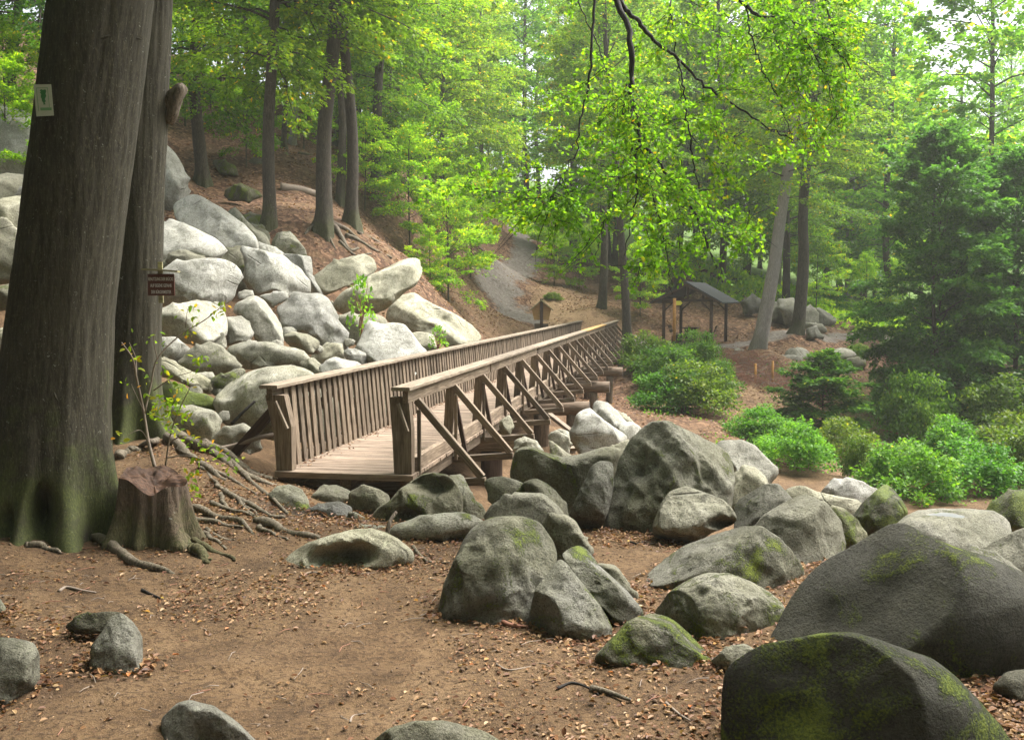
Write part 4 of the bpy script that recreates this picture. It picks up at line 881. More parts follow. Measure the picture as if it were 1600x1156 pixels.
def _tb(o):
    part('tabletop', [(box_v(-.75, .75, -.38 + .19 * k, -.21 + .19 * k, .70, .75), BOXF) for k in range(4)], M['wood_dark'], o)
    for x in (-.6, .6): part('leg', [extr([(-.08 + x, -.3), (.08 + x, -.3), (.08 + x, .698), (-.08 + x, .698)], -.25, .25)], M['wood_dark'], o)
def _bn(o):
    part('seat', [(box_v(-.7, .7, -.2 + .2 * k, -.02 + .2 * k, .42, .46), BOXF) for k in range(2)], M['wood_dark'], o)
    part('backrest', [(np.array([[x, y + (z - .5) * .35, z] for x in (-.7, .7) for y in (.24, .28) for z in (.58 + .2 * k, .74 + .2 * k)])[[0, 4, 6, 2, 1, 5, 7, 3]], BOXF) for k in range(2)], M['wood_dark'], o)
    for x in (-.6, .6): part('leg', [extr([(x - .06, -.3), (x + .06, -.3), (x + .06, .418), (x - .06, .418)], -.18, .22)], M['wood_dark'], o)
furn('picnic_table', 'dark wooden table under the shelter roof', 'table', 1079, 532, 50.9, rz_ + 1.75, _tb)
furn('bench', 'dark wooden bench with backrest right of the table in the shelter', 'bench', 1107, 533, 51.2, rz_ + 1.75 + math.pi, _bn)
furn('bench', 'dark wooden bench left of the table in the shelter', 'bench', 1058, 532, 51.6, rz_ + 1.75, _bn)
# brushwood and stakes on the bank
rb = rs(12); mb = MB()
bc = P(1184, 592, 45.6)
for k in range(900):
    a = rb.uniform(0, 6.28); rr = math.sqrt(rb.rand())
    x, y = bc[0] + 2.0 * rr * math.cos(a), bc[1] + 1.5 * rr * math.sin(a)
    z = H1(x, y) + abs(rb.normal()) * .28 * (1 - rr * .6) + .02
    dirv = nrm(np.array([[rb.normal() * 1.2, rb.normal() * .6, rb.normal() * .35]]))[0] * rb.uniform(.3, 1.0)
    mid = np.array([x, y, z]); sag = np.array([rb.normal() * .06, rb.normal() * .06, .05 + rb.rand() * .08])
    V, F = tube([mid - dirv * .5, mid + sag, mid + dirv * .5], [.011, .009, .004], 4, False); mb.add(V, F, 0 if rb.rand() < .8 else 1)
tag(link('brushwood', mb.mesh('brushwood', [M['twig_brown'], M['twig_grey']])), 'heap of reddish brown dead twigs on the bank', None, None, 'stuff')
for lab, px, py0, py1 in (('left wooden stake holding the brushwood heap', 1180, 568, 592), ('right wooden stake holding the brushwood heap', 1207, 564, 590)):
    b0 = P(px, py1, 45.0); b0[2] = H1(b0[0], b0[1]); hh = P(px, py0, 45.0)[2] - b0[2]
    st = thing('wooden_stake', lab, 'stake', b0, (0, 0, .3), 'stakes in the brushwood'); part('shaft', [cyl(0, 0, -.3, max(hh, .45), .055, 9)], M['orange_wood'], st, True)
# fallen log and branches on the hillside
def stick(name, label, pts, r0, r1, mat, cat='stick', seg=7, group=None, n=18, wob=.12):
    s = spline(pts, n); rad = np.linspace(r0, r1, n); b = s[0].copy(); V, F = tube(s, rad, seg, True, wob, int(abs(s[0, 0] * 100)) % 50)
    mb = MB(); mb.add(V - b, F); o = link(name, mb.mesh(name, M[mat]), None, b); return tag(o, label, cat, group)
def ground_pts(pix, lift=.0):
    out = []
    for px, py in pix: g = G(px, py); g[2] += lift; out.append(g)
    return out
def log_px(label, x0, y0, x1, y1, d, r, mat):
    a, b = P(x0, y0, d), P(x1, y1, d + .5); a[2] = H1(a[0], a[1]) + r * .6; b[2] = H1(b[0], b[1]) + r * .6
    stick('fallen_log', label, [a, (a + b) / 2 + np.array([0, 0, .05]), b], r, r * .8, mat, 'log', 12)
log_px('fallen tree trunk lying across the wooded slope', 438, 288, 500, 280, 43.5, .2, 'twig_grey')
log_px('thin dark fallen trunk higher on the wooded slope', 466, 245, 500, 262, 52, .13, 'bark')
# ================================================================== FOLIAGE
def leaves_round(C, D, Nn, size, wr=.72, fold=.12):
    """rounder six-cornered leaf for the ones seen close up"""
    n = len(C); D = nrm(D); S = nrm(np.cross(D, Nn)); U = np.cross(S, D); L = size[:, None]; w = L * wr * .5; f = U * L * fold
    V = np.stack([C, C + D * L * .28 + S * w * .85 + f, C + D * L * .68 + S * w * .8 + f * .8, C + D * L - f * .5, C + D * L * .68 - S * w * .8 + f * .8, C + D * L * .28 - S * w * .85 + f], 1).reshape(-1, 3)
    b = np.arange(n)[:, None] * 6; return V, np.concatenate([b + np.array([[0, 1, 2, 3]]), b + np.array([[0, 3, 4, 5]])])
def leaves_geo(C, D, Nn, size, wr=.62, fold=.12):
    """one kite-shaped leaf per point: stalk, two shoulders, tip"""
    n = len(C); D = nrm(D); S = nrm(np.cross(D, Nn)); U = np.cross(S, D)
    L = size[:, None]; w = L * wr * .5
    V = np.stack([C, C + D * L * .45 + S * w + U * L * fold, C + D * L, C + D * L * .45 - S * w + U * L * fold], 1).reshape(-1, 3)
    return V, (np.arange(n)[:, None] * 4 + np.arange(4)[None, :])

def spray_crown(seed, Ht, zc, spread, nb, nl, size, droop=.35, wf=.38, K=11, up0=.15, up1=1.0, shape=1.6, tubes=True, r0=.05, tshift=0, low_bias=1.0, yellow=.018):
    g = rs(seed); B = nb
    q = ((np.arange(B) + g.rand(B)) / B) ** low_bias
    z = zc + q * (Ht - zc) * .97
    L = spread * np.clip(1 - q ** shape * .85, .12, 1) * g.uniform(.6, 1.1, B) * np.clip(.55 + q * 4, .55, 1)
    az = np.arange(B) * 2.39996 + g.normal(0, .35, B); el = up0 + (up1 - up0) * q + g.normal(0, .12, B)
    kd = droop * (1 - .6 * q) * g.uniform(.6, 1.3, B)
    h = np.stack([np.cos(az), np.sin(az), 0 * az], 1)
    B0 = np.stack([0 * z, 0 * z, z], 1)
    cnt = np.maximum(4, (nl * L ** 1.5 / (L ** 1.5).sum()).astype(int)); ib = np.repeat(np.arange(B), cnt); n = len(ib)
    tt = np.clip(.14 + .88 * ((g.randint(0, K, n) + .5 + g.normal(0, .10, n)) / K), .1, 1.03)
    side = np.where(g.rand(n) < .5, -1., 1.); u = g.rand(n) ** .75
    Lb = L[ib]; hb = h[ib]; ce, se = np.cos(el[ib]), np.sin(el[ib])
    def pos(t, Lx, hx, c, s, k, b0): return b0 + hx * (Lx * t * c)[:, None] + np.stack([0 * t, 0 * t, Lx * (s * t - k * t * t)], 1)
    p = pos(tt, Lb, hb, ce, se, kd[ib], B0[ib])
    tang = nrm(hb * ce[:, None] + np.stack([0 * tt, 0 * tt, se - 2 * kd[ib] * tt], 1)); perp = np.stack([-hb[:, 1], hb[:, 0], 0 * tt], 1)
    # each side twig gets its own angle and tilt
    tid = (ib * 64 + (tt * K).astype(int) * 2 + (side > 0)) % 9973; tw_r = g.normal(0, 1, (9973, 3))
    dirt = nrm(perp * side[:, None] * .85 + tang * .62 + tw_r[tid] * np.array([.22, .22, .22]))
    tl = np.maximum(Lb * wf * (1.18 - tt) * u * (1 + .25 * tw_r[tid, 0]), 0)
    p = p + dirt * tl[:, None]; p[:, 2] -= .10 * tl ** 1.6
    p += g.normal(0, .02 + .012 * spread, (n, 3)) * np.array([1, 1, .8])
    ld = nrm(dirt + perp * (g.choice([-1., 1.], n) * .55)[:, None] + g.normal(0, .35, (n, 3)) + np.array([0, 0, -.22]))
    nn = nrm(np.array([[0, 0, 1.]]) + g.normal(0, .42, (n, 3)))
    V, F = leaves_geo(p, ld, nn, size * g.uniform(.65, 1.2, n))
    cl = fbm(p * .8 + seed, 2, seed)
    ti = np.clip(.38 + .20 * cl + g.normal(0, .17, n) + .12 * (tt - .5) + tshift, 0, .90); ti = np.where(g.rand(n) < yellow * (1 + np.maximum(cl, 0) * 3), g.uniform(.9, 1, n), ti)
    mb = MB(); mb.add(V, F, 0, np.repeat(ti, 4))
    if tubes:
        for b in range(B):
            if L[b] < .4: continue
            t = np.linspace(0, .96, 6); o = np.ones(6)
            q_ = pos(t, L[b] * o, np.repeat(h[b:b + 1], 6, 0), math.cos(el[b]) * o, math.sin(el[b]) * o, kd[b] * o, np.repeat(B0[b:b + 1], 6, 0))
            q_[1:-1] += g.normal(0, .02 * L[b], (4, 3))
            V, F = tube(q_, r0 * (L[b] / spread) * np.linspace(1, .2, 6), 5, False); mb.add(V, F, 1)
    return mb

def shrub_geo(seed, rx, rz, ncl, nl, size, tshift=0, yellow=.006, stems=9):
    g = rs(seed); mb = MB()
    a = g.uniform(0, 6.283, ncl); e = np.arcsin(g.rand(ncl)); rr = g.uniform(.35, 1, ncl) ** .6
    cc = np.stack([rx * rr * np.cos(a) * np.cos(e), rx * rr * np.sin(a) * np.cos(e), .1 * rz + rz * rr * np.sin(e) * g.uniform(.7, 1.1, ncl)], 1)
    cr = g.uniform(.16, .36, ncl) * rx
    ib = g.randint(0, ncl, nl); d = nrm(g.normal(0, 1, (nl, 3)) + np.array([0, 0, .35]))
    p = cc[ib] + d * (cr[ib] * g.uniform(.35, 1.15, nl))[:, None] * np.array([1, 1, .72]); p[:, 2] = np.maximum(p[:, 2], .02)
    ld = nrm(d * np.array([1, 1, .1]) + g.normal(0, .5, (nl, 3)) + np.array([0, 0, -.1])); nn = nrm(d * .5 + np.array([0, 0, .8]) + g.normal(0, .4, (nl, 3)))
    V, F = leaves_geo(p, ld, nn, size * g.uniform(.6, 1.25, nl))
    ti = np.clip(.40 + g.normal(0, .10, ncl)[ib] + g.normal(0, .15, nl) + tshift, 0, .9); ti = np.where(g.rand(nl) < yellow, g.uniform(.9, 1, nl), ti)
    mb.add(V, F, 0, np.repeat(ti, 4))
    for k in range(stems):
        t = cc[g.randint(0, ncl)]; V, F = tube(spline([(t[0] * .08, t[1] * .08, -.1), (t[0] * .4, t[1] * .4, t[2] * .6), t], 6), np.linspace(.018, .006, 6) * rx, 4, False); mb.add(V, F, 1)
    return mb

LEAFB = [M['leaf'], M['bark']]
CR = {}
for k in range(3): CR['hill%d' % k] = spray_crown(11 + k, 19, 3.4, 5.4, 78, 34000, .17, .42, .42, 12, .10, 1.0, 3.0, low_bias=1.25).mesh('beech_crown', LEAFB)
CR['high'] = spray_crown(31, 20, 7.0, 5.0, 50, 20000, .18, .3, .42, 12, .2, 1.0, 3.0).mesh('high_crown', LEAFB)
for k in range(3): CR['far%d' % k] = spray_crown(41 + k, 24, 3.5, 6.6, 60, 17000, .36, .35, .50, 9, .15, 1.15, 4.5, r0=.06, low_bias=1.1).mesh('far_crown', LEAFB)
for k in range(3): CR['sap%d' % k] = spray_crown(51 + k, 4.4, .5, 2.3, 24, 11000, .11, .38, .55, 9, .25, 1.25, 4.0, r0=.014, tshift=.12, yellow=.02).mesh('sapling_crown', LEAFB)
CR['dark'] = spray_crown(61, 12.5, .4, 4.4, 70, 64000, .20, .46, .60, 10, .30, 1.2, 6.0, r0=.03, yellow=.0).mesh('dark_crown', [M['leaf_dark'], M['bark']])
CR['canopy'] = spray_crown(71, 18, 9.5, 6.5, 46, 16000, .30, .18, .42, 10, .2, .9, 2.5, r0=.07).mesh('canopy_crown', LEAFB)
for k in range(3): CR['shrub%d' % k] = shrub_geo(81 + k, 1.0, .95, 46, 6500, .085).mesh('shrub_foliage', [M['leaf_shrub'], M['twig_brown']])
CR['conifer'] = spray_crown(91, 2.3, .04, 1.2, 62, 17000, .085, .36, .55, 8, .35, 1.1, 2.4, r0=.012, tshift=-.1, yellow=.015).mesh('bushy_crown', [M['leaf_shrub'], M['twig_brown']])

def trunk_mesh(seed, r, Ht, mat, seg=14, flare=.55, n=26, bend=.25, wobr=.05):
    g = rs(seed); z = np.concatenate([[-.7], np.linspace(-.05, 1.6, 9), np.linspace(2.2, Ht, n)]); m = len(z)
    cx = bend * fbm(np.stack([z * .12, z * 0 + seed, z * 0], 1), 2, seed) * np.clip(z / 4, 0, 1); cy = bend * fbm(np.stack([z * .12, z * 0 + seed + 50, z * 0], 1), 2, seed) * np.clip(z / 4, 0, 1)
    th = np.arange(seg) * 2 * math.pi / seg; na = 5 + seed % 3; ph = g.uniform(0, 6.28, na); am = g.uniform(.5, 1.2, na)
    lobes = sum(am[k] * np.exp(-(((th - ph[k] + math.pi) % (2 * math.pi) - math.pi) / .26) ** 2) for k in range(na))
    zz = np.clip(z, 0, None); tap = r * (1 - .62 * np.clip(zz / Ht, 0, 1) ** .9)
    rr = tap[:, None] * (1 + .10 * np.exp(-zz / 1.2))[:, None] + r * flare * np.exp(-zz / .30)[:, None] * (.10 + 1.25 * lobes[None, :])
    rr[0] *= 1.25
    rr = rr * (1 + wobr * fbm(np.stack([np.repeat(z * 1.1, seg), np.tile(np.cos(th) * 1.2, m), np.tile(np.sin(th) * 1.2, m)], 1), 3, seed).reshape(m, seg))
    V = np.stack([cx[:, None] + rr * np.cos(th), cy[:, None] + rr * np.sin(th), np.repeat(z[:, None], seg, 1)], -1).reshape(-1, 3)
    i = np.arange(m - 1)[:, None] * seg; j = np.arange(seg)[None]; F = np.stack([i + j, i + (j + 1) % seg, i + seg + (j + 1) % seg, i + seg + j], -1).reshape(-1, 4)
    mb = MB(); mb.add(V, F); return mb.mesh('trunk', mat)

_ts = [0]
def tree(label, base, r, Ht, crown, rot=None, lean=(0, 0), cs=1.0, bark='bark', color=(1, 1, 1, 1), group=None, name='beech_tree', bend=.25, cat='tree', cz=0, flare=.55):
    _ts[0] += 1; g = rs(900 + _ts[0]); base = np.array(base, float)
    o = thing(name, label, cat, base, (lean[1], lean[0], 0), group)
    link('trunk', trunk_mesh(100 + _ts[0], r, Ht, M[bark], 26 if r > .1 else 8, flare, 26, bend), o)
    if crown:
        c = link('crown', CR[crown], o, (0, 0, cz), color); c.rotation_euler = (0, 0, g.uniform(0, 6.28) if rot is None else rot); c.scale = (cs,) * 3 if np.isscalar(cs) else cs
    return o
def tpx(label, bx, by, d, wpx, topx=None, topy=0, **k):
    b = P(bx, by, d); b[2] = H1(b[0], b[1]); r = wpx * d / F_PX / 2
    ln = (0, 0)
    if topx is not None:
        t = P(topx, topy, d); ln = (math.atan2(t[0] - b[0], t[2] - b[2]), 0)
    return tree(label, b, r, k.pop('Ht', 21), k.pop('crown', 'hill0'), lean=ln, **k)
YG = (1.65, 1.25, .9, 1); MID = (1.3, 1.12, .95, 1); DK = (.62, .72, .75, 1); BL_ = (1.7, 1.55, 1.3, 1)  # crown tints
# ---- trees on the wooded slope, left
tpx('dark trunk on the slope just right of the second near trunk', 318, 288, 42, 20, 318, crown='hill0', color=MID)
tpx('slim trunk standing over the top of the rock pile', 423, 354, 34, 20, 430, crown='hill1', color=YG, cz=1.8)
tpx('thick trunk with spreading roots on the bank', 507, 352, 34.5, 25, 514, crown='high', color=YG)
tpx('narrow brown trunk between the two thick bank trunks', 531, 292, 46, 14, 529, crown='high', color=MID)
tpx('thick trunk curving slightly at the right of the bank', 549, 348, 36, 19, 541, crown='high', color=MID, bend=.2)
tpx('thin dark trunk beside the pale one high on the slope', 443, 236, 53, 8, 446, crown='high', color=MID)
tpx('pale grey straight trunk high on the slope', 457, 236, 56, 11, 462, crown='high', bark='bark_pale', color=YG)
tpx('dark trunk behind the bank where the leaves close in', 589, 276, 50, 16, 596, crown='hill1', color=MID)
tpx('very thin trunk right behind the dark bank trunk', 606, 272, 58, 9, 604, crown='high', color=YG)
tpx('grey trunk half veiled by leaves left of the path', 618, 262, 66, 12, 622, crown='far0', color=YG)
tpx('dim trunk near the dangling dead stub on the slope', 388, 215, 60, 10, 384, crown='hill2', color=BL_)
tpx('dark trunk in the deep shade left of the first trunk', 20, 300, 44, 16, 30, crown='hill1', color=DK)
tpx('thin dark stem left of the first trunk behind the slab', 62, 200, 38, 6, 58, crown='hill0', color=DK)
# ---- trees about the path and the bridge end
tpx('straight grey trunk far behind the path', 822, 300, 96, 9, 822, crown='far1', color=BL_)
tpx('thin second trunk far behind the path', 842, 300, 104, 7, 841, crown='far2', color=BL_)
tpx('dark trunk standing at the end of the right handrail', 980, 508, 53, 14, 955, topy=150, crown='high', color=MID)
tpx('pale trunk with roots spilling down the bank above the notice board', 941, 482, 58, 13, 938, crown='high', color=YG, cz=2)
tpx('thick grey trunk hidden by hanging leaves above the bridge end', 897, 400, 78, 14, 899, crown='high', color=YG, cz=2)
tpx('grey trunk glimpsed through the hanging leaves', 1127, 480, 66, 12, 1124, crown='far1', color=MID)
tpx('dim trunk behind the shelter', 1060, 470, 70, 11, 1072, crown='high', color=MID)
tpx('light grey leaning trunk right of the shelter', 1187, 536, 48, 22, 1245, topy=170, crown='high', bark='bark_pale', color=YG, bend=.15, flare=.3)
tpx('leaning trunk with a yellow waymark blaze', 1247, 520, 52, 19, 1268, topy=180, crown='high', color=MID, bend=.3)
tpx('straight trunk right behind the light leaning one', 1228, 478, 62, 12, 1238, crown='hill1', color=MID)
tpx('pale far trunk left of the blazed one', 1216, 470, 72, 8, 1222, crown='far2', bark='bark_pale', color=YG)
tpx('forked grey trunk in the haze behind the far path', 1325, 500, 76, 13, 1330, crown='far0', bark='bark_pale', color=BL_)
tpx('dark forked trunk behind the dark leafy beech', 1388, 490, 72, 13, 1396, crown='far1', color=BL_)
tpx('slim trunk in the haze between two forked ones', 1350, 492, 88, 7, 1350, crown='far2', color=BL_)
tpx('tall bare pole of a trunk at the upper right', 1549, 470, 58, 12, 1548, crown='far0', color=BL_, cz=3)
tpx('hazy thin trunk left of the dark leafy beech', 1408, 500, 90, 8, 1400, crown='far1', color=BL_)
# the dark leafy beech at the right and its neighbours
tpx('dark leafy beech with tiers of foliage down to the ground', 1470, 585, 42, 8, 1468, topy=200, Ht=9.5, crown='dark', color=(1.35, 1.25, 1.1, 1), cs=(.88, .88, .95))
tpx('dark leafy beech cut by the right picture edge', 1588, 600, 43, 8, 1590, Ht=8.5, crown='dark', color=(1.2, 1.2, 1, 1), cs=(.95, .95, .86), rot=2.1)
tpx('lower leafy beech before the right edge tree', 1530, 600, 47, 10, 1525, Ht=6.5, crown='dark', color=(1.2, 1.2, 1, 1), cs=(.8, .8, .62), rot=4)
for lab, bx, by, d, w_, cr, c in [('bright beech left of the path bend', 690, 300, 62, 9, 'hill1', YG), ('light green beech behind the root bank saplings', 640, 285, 70, 10, 'far0', YG), ('yellow green beech above the path bend', 752, 320, 84, 9, 'hill2', YG), ('broad bright beech left behind the path', 716, 290, 92, 9, 'far1', YG), ('light beech behind the hanging bough', 960, 440, 76, 10, 'far2', YG), ('bright beech beyond the shelter roof', 1100, 460, 80, 10, 'far1', YG), ('pale green beech between the leaning trunks and the haze', 1290, 480, 84, 10, 'far0', YG)]:
    tpx(lab, bx, by, d, w_, bx, crown=cr, color=c)
for px, py, d, w_ in [(345, 232, 62, 7), (368, 225, 70, 8), (478, 228, 68, 8), (495, 235, 74, 7), (562, 262, 66, 9), (575, 258, 76, 7), (640, 270, 78, 9), (655, 268, 86, 8), (400, 222, 74, 7)]:
    tpx('slim straight trunk deep in the upper slope wood', px, py, d, w_, px + 3, crown='high', color=MID, cz=2, group='slim trunks deep in the slope wood')
for px, d, w_ in [(1290, 88, 8), (1312, 96, 7), (1342, 92, 9), (1368, 84, 8), (1412, 96, 9), (1440, 80, 8), (1500, 92, 9), (1165, 84, 8), (1020, 82, 9)]:
    tpx('slim straight trunk in the hazy wood at the right', px, 495, d, w_, px + 2, crown='high', color=BL_, cz=5, cs=.75, group='slim trunks of the hazy right wood')
# ---- bright saplings along the path
for lab, bx, by, d, s, c in [('bright green sapling leaning over the left side of the path', 700, 385, 46, 1.25, 0), ('yellow green sapling where the path bends', 738, 345, 62, 1.2, 1), ('leafy sapling on top of the root bank', 640, 335, 48, 1.25, 2), ('small sapling at the edge of the root bank', 672, 395, 44, .62, 0),
        ('tall bright sapling behind the root bank', 665, 310, 56, 1.6, 1), ('sapling with drooping leaves left of the path bend', 735, 372, 56, .95, 2), ('low sapling at the right of the climbing path', 866, 408, 66, .8, 0), ('bright sapling right of the climbing path', 870, 370, 76, 1.2, 1),
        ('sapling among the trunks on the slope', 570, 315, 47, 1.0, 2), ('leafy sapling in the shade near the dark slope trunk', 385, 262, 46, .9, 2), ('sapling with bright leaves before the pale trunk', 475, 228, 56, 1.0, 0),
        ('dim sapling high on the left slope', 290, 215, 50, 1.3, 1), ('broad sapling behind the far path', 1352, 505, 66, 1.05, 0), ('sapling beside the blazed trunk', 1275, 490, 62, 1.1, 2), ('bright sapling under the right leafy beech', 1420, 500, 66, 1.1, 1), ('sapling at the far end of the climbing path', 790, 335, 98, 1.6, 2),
        ('sapling by the left handrail end', 905, 440, 66, .9, 1), ('sapling beside the dark trunk at the bridge end', 1000, 505, 57, .95, 2), ('sapling behind the shelter', 1040, 470, 64, 1.2, 0), ('sapling over the slab at the left edge', 14, 300, 33, .95, 1), ('low sapling below the slab at the left edge', 8, 230, 36, 1.0, 2)]:
    b = P(bx, by, d); b[2] = H1(b[0], b[1])
    tree(lab, b, .035 * s, 4.3 * s, 'sap%d' % c, cs=s, color=(1.75, 1.5, .85, 1) if 'dim' not in lab and 'shade' not in lab else (.9, 1, .9, 1), name='beech_sapling', cat='sapling', bend=.12, flare=.2)  # dim and shaded saplings: shade put into a darker leaf tint
# ---- the far wood
g_ = rs(77); nf = 0
def far_tree(x, y, label, group, crown=None, sc=1.0, r=.26, col=None):
    z = H1(x, y); c = col or (2.0 + .6 * g_.rand(), 1.75 + .3 * g_.rand(), 1.2 + .3 * g_.rand(), 1)  # leaf tint brightened; light missing in the far wood is put into the colour
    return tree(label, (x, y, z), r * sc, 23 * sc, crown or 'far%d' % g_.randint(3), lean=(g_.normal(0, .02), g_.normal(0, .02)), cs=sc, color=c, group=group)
for (n_, x0, x1, y0, y1, lab, grp) in [(12, -42, -8, 58, 100, 'slender beech in the wood covering the upper left slope', 'beeches of the upper left wood'),
        (6, -14, 16, 104, 150, 'misty beech closing the view behind the climbing path', 'beeches behind the climbing path'),
        (4, 4, 22, 78, 100, 'beech in the wood behind the shelter', 'beeches behind the shelter'),
        (10, 22, 80, 84, 140, 'pale hazy beech in the far wood at the right', 'beeches of the hazy right wood'),
        (2, 34, 52, 56, 70, 'beech standing behind the dark leafy beeches at the right', 'beeches behind the right leafy ones')]:
    pts = []
    for _ in range(4000):
        x, y = g_.uniform(x0, x1), g_.uniform(y0, y1); px = 800 + x / y * F_PX
        if px < -250 or px > 1850: continue
        if all((x - a) ** 2 + (y - b) ** 2 > 12 for a, b in pts):
            pts.append((x, y)); far_tree(x, y, lab, grp, sc=g_.uniform(.8, 1.15), r=g_.uniform(.12, .24))
        if len(pts) >= n_: break
# ---- shrubs on the far bank
for k, (lab, bx, by, d, s, sz_, nm, col) in enumerate([
        ('large ivy green bush below the waymark post', 1050, 610, 40.5, 1.55, 1.3, 'shrub0', 1), ('bush hanging over the trestle posts', 1010, 580, 43, 1.25, 1.2, 'shrub1', 1), ('bush on the bank edge below the shelter', 1085, 575, 44, 1.2, 1.15, 'shrub2', 1.05),
        ('rounded bush at the foot of the ivy bank', 1040, 655, 36, 1.25, 1.05, 'shrub1', .85), ('bush reaching down to the great dome', 1085, 655, 35.5, 1.45, 1.15, 'shrub2', .95), ('small bush left of the brushwood heap', 1120, 615, 41, 1.0, 1.05, 'shrub0', 1.1), 
        ('mid green low bush behind the broad pale boulder', 1190, 685, 32.5, 1.1, .8, 'shrub1', 1.15), ('leafy bush under the dark bushy young tree', 1312, 715, 32, 1.15, .85, 'shrub2', 1.0), ('low bush right of the small dark round one', 1385, 735, 29.5, .8, .6, 'shrub0', 1.25),
        ('light green low bush in the gully', 1245, 735, 28.5, 1.2, .95, 'shrub2', 1.45), ('bright leafy bush behind the white topped dome', 1215, 700, 31, .9, .8, 'shrub0', 1.5), ('small dark round bush beside the bare strip of soil', 1346, 748, 28, .62, .85, 'shrub0', .8),
        ('broad bright bush right of the bare strip of soil', 1425, 770, 26, 1.25, 1.05, 'shrub1', 1.4), ('spreading bush at the lower right of the bank', 1515, 765, 27, 1.35, 1.0, 'shrub2', 1.15), ('bush at the right picture edge in the gully', 1600, 760, 28, 1.4, 1.2, 'shrub0', 1.0),
        ('tall leafy bush under the dark beech', 1432, 690, 37.5, 1.4, 1.9, 'shrub2', 1.1), ('bush left of the tall one under the dark beech', 1398, 640, 43, .9, 1.4, 'shrub1', 1.2), ('bush filling the foot of the dark beech', 1490, 640, 41, 1.7, 1.3, 'shrub0', .75), ('dark bush under the right edge beech', 1570, 680, 37, 1.9, 1.7, 'shrub1', .7),
        ('dark bush between the two right beeches', 1525, 650, 40, 1.6, 1.5, 'shrub2', .6), ('bush at the right end of the far path', 1420, 560, 52, 1.4, 1.1, 'shrub0', .8), ('pale bush beside the far path', 1340, 545, 50.5, .7, .45, 'shrub1', 1.4), ('bright ground bush behind the far path', 1345, 512, 66, 1.6, 1.0, 'shrub2', 1.6), ('bush in the haze behind the far path', 1300, 500, 72, 1.8, 1.4, 'shrub0', 1.3),
        ('yellow tipped bush under the notice board bank', 865, 470, 60, .6, .35, 'shrub1', 1.4), ('bush under the waymark arrow', 1075, 555, 45.5, .8, .55, 'shrub1', 1.15), ('bush at the right foot of the bank under the dark one', 1480, 720, 32, 1.3, 1.1, 'shrub1', 1.05), ('bush behind the mossy yellow boulder at the right', 1590, 720, 32, 1.4, 1.2, 'shrub2', .95)]):
    b = P(bx, by, d); b[2] = H1(b[0], b[1]); o = thing('bank_shrub', lab, 'shrub', b)
    f = link('foliage', CR[nm], o, None, (col * (.85 + .5 * ((k * 37) % 10) / 10), col * (.85 + .25 * ((k * 53) % 10) / 10), col * .85, 1)); f.rotation_euler = (0, 0, k * 1.7); f.scale = (s * 1.02, s * 1.02, sz_ * 1.35)
for lab, bx, by, d, s in [('dark bushy young tree in the middle of the bank', 1284, 690, 38.5, 1.3)]:
    b = P(bx, by, d); b[2] = H1(b[0], b[1]); tree(lab, b, .04, 2.2 * s, 'conifer', cs=(s * 1.5, s * 1.5, s * 1.0), color=(.9, .95, .8, 1), name='young_tree', cat='young tree', flare=.2, bend=.05)
g = rs(62); mb = MB(); n = 170; t = g.rand(n) ** .8; pz = t * 1.0; pr = .5 * np.sqrt(np.clip(1.05 - t, 0, 1)) * g.rand(n) ** .4; a = np.floor(g.rand(n) * 9) / 9 * 6.28 + t * 9
SC_ = np.stack([pr * np.cos(a), pr * np.sin(a), pz + .12 * pr], 1); V, F = leaves_geo(SC_, nrm(SC_ * np.array([1, 1, 0]) + g.normal(0, .3, (n, 3))), nrm(np.array([[0, 0, 1.]]) + g.normal(0, .4, (n, 3))), g.uniform(.09, .17, n)); mb.add(V, F, 0, np.repeat(g.uniform(.3, .85, n), 4))
for k in range(7): V, F = tube(spline([(0, 0, -.3), (.05 * math.cos(k), .05 * math.sin(k), .3), (.28 * math.cos(k * 2), .28 * math.sin(k * 2), .5 + .07 * k)], 8), np.linspace(.02, .006, 8), 4, False); mb.add(V, F, 1)
SEEDL = mb.mesh('seedling_foliage', [M['leaf_shrub'], M['twig_brown']])
for lab, bx, by, d, s, sz_ in [('green seedling growing between pale boulders in the pile', 565, 522, 26.3, .85, 1.45), ('small green plant by the rail under the long boulder', 685, 549, 24.6, .55, .6)]:
    b = P(bx, by, d); o = thing('seedling', lab, 'seedling', b); f = link('foliage', SEEDL, o, None, (1.5, 1.5, 1, 1)); f.scale = (s, s, sz_)

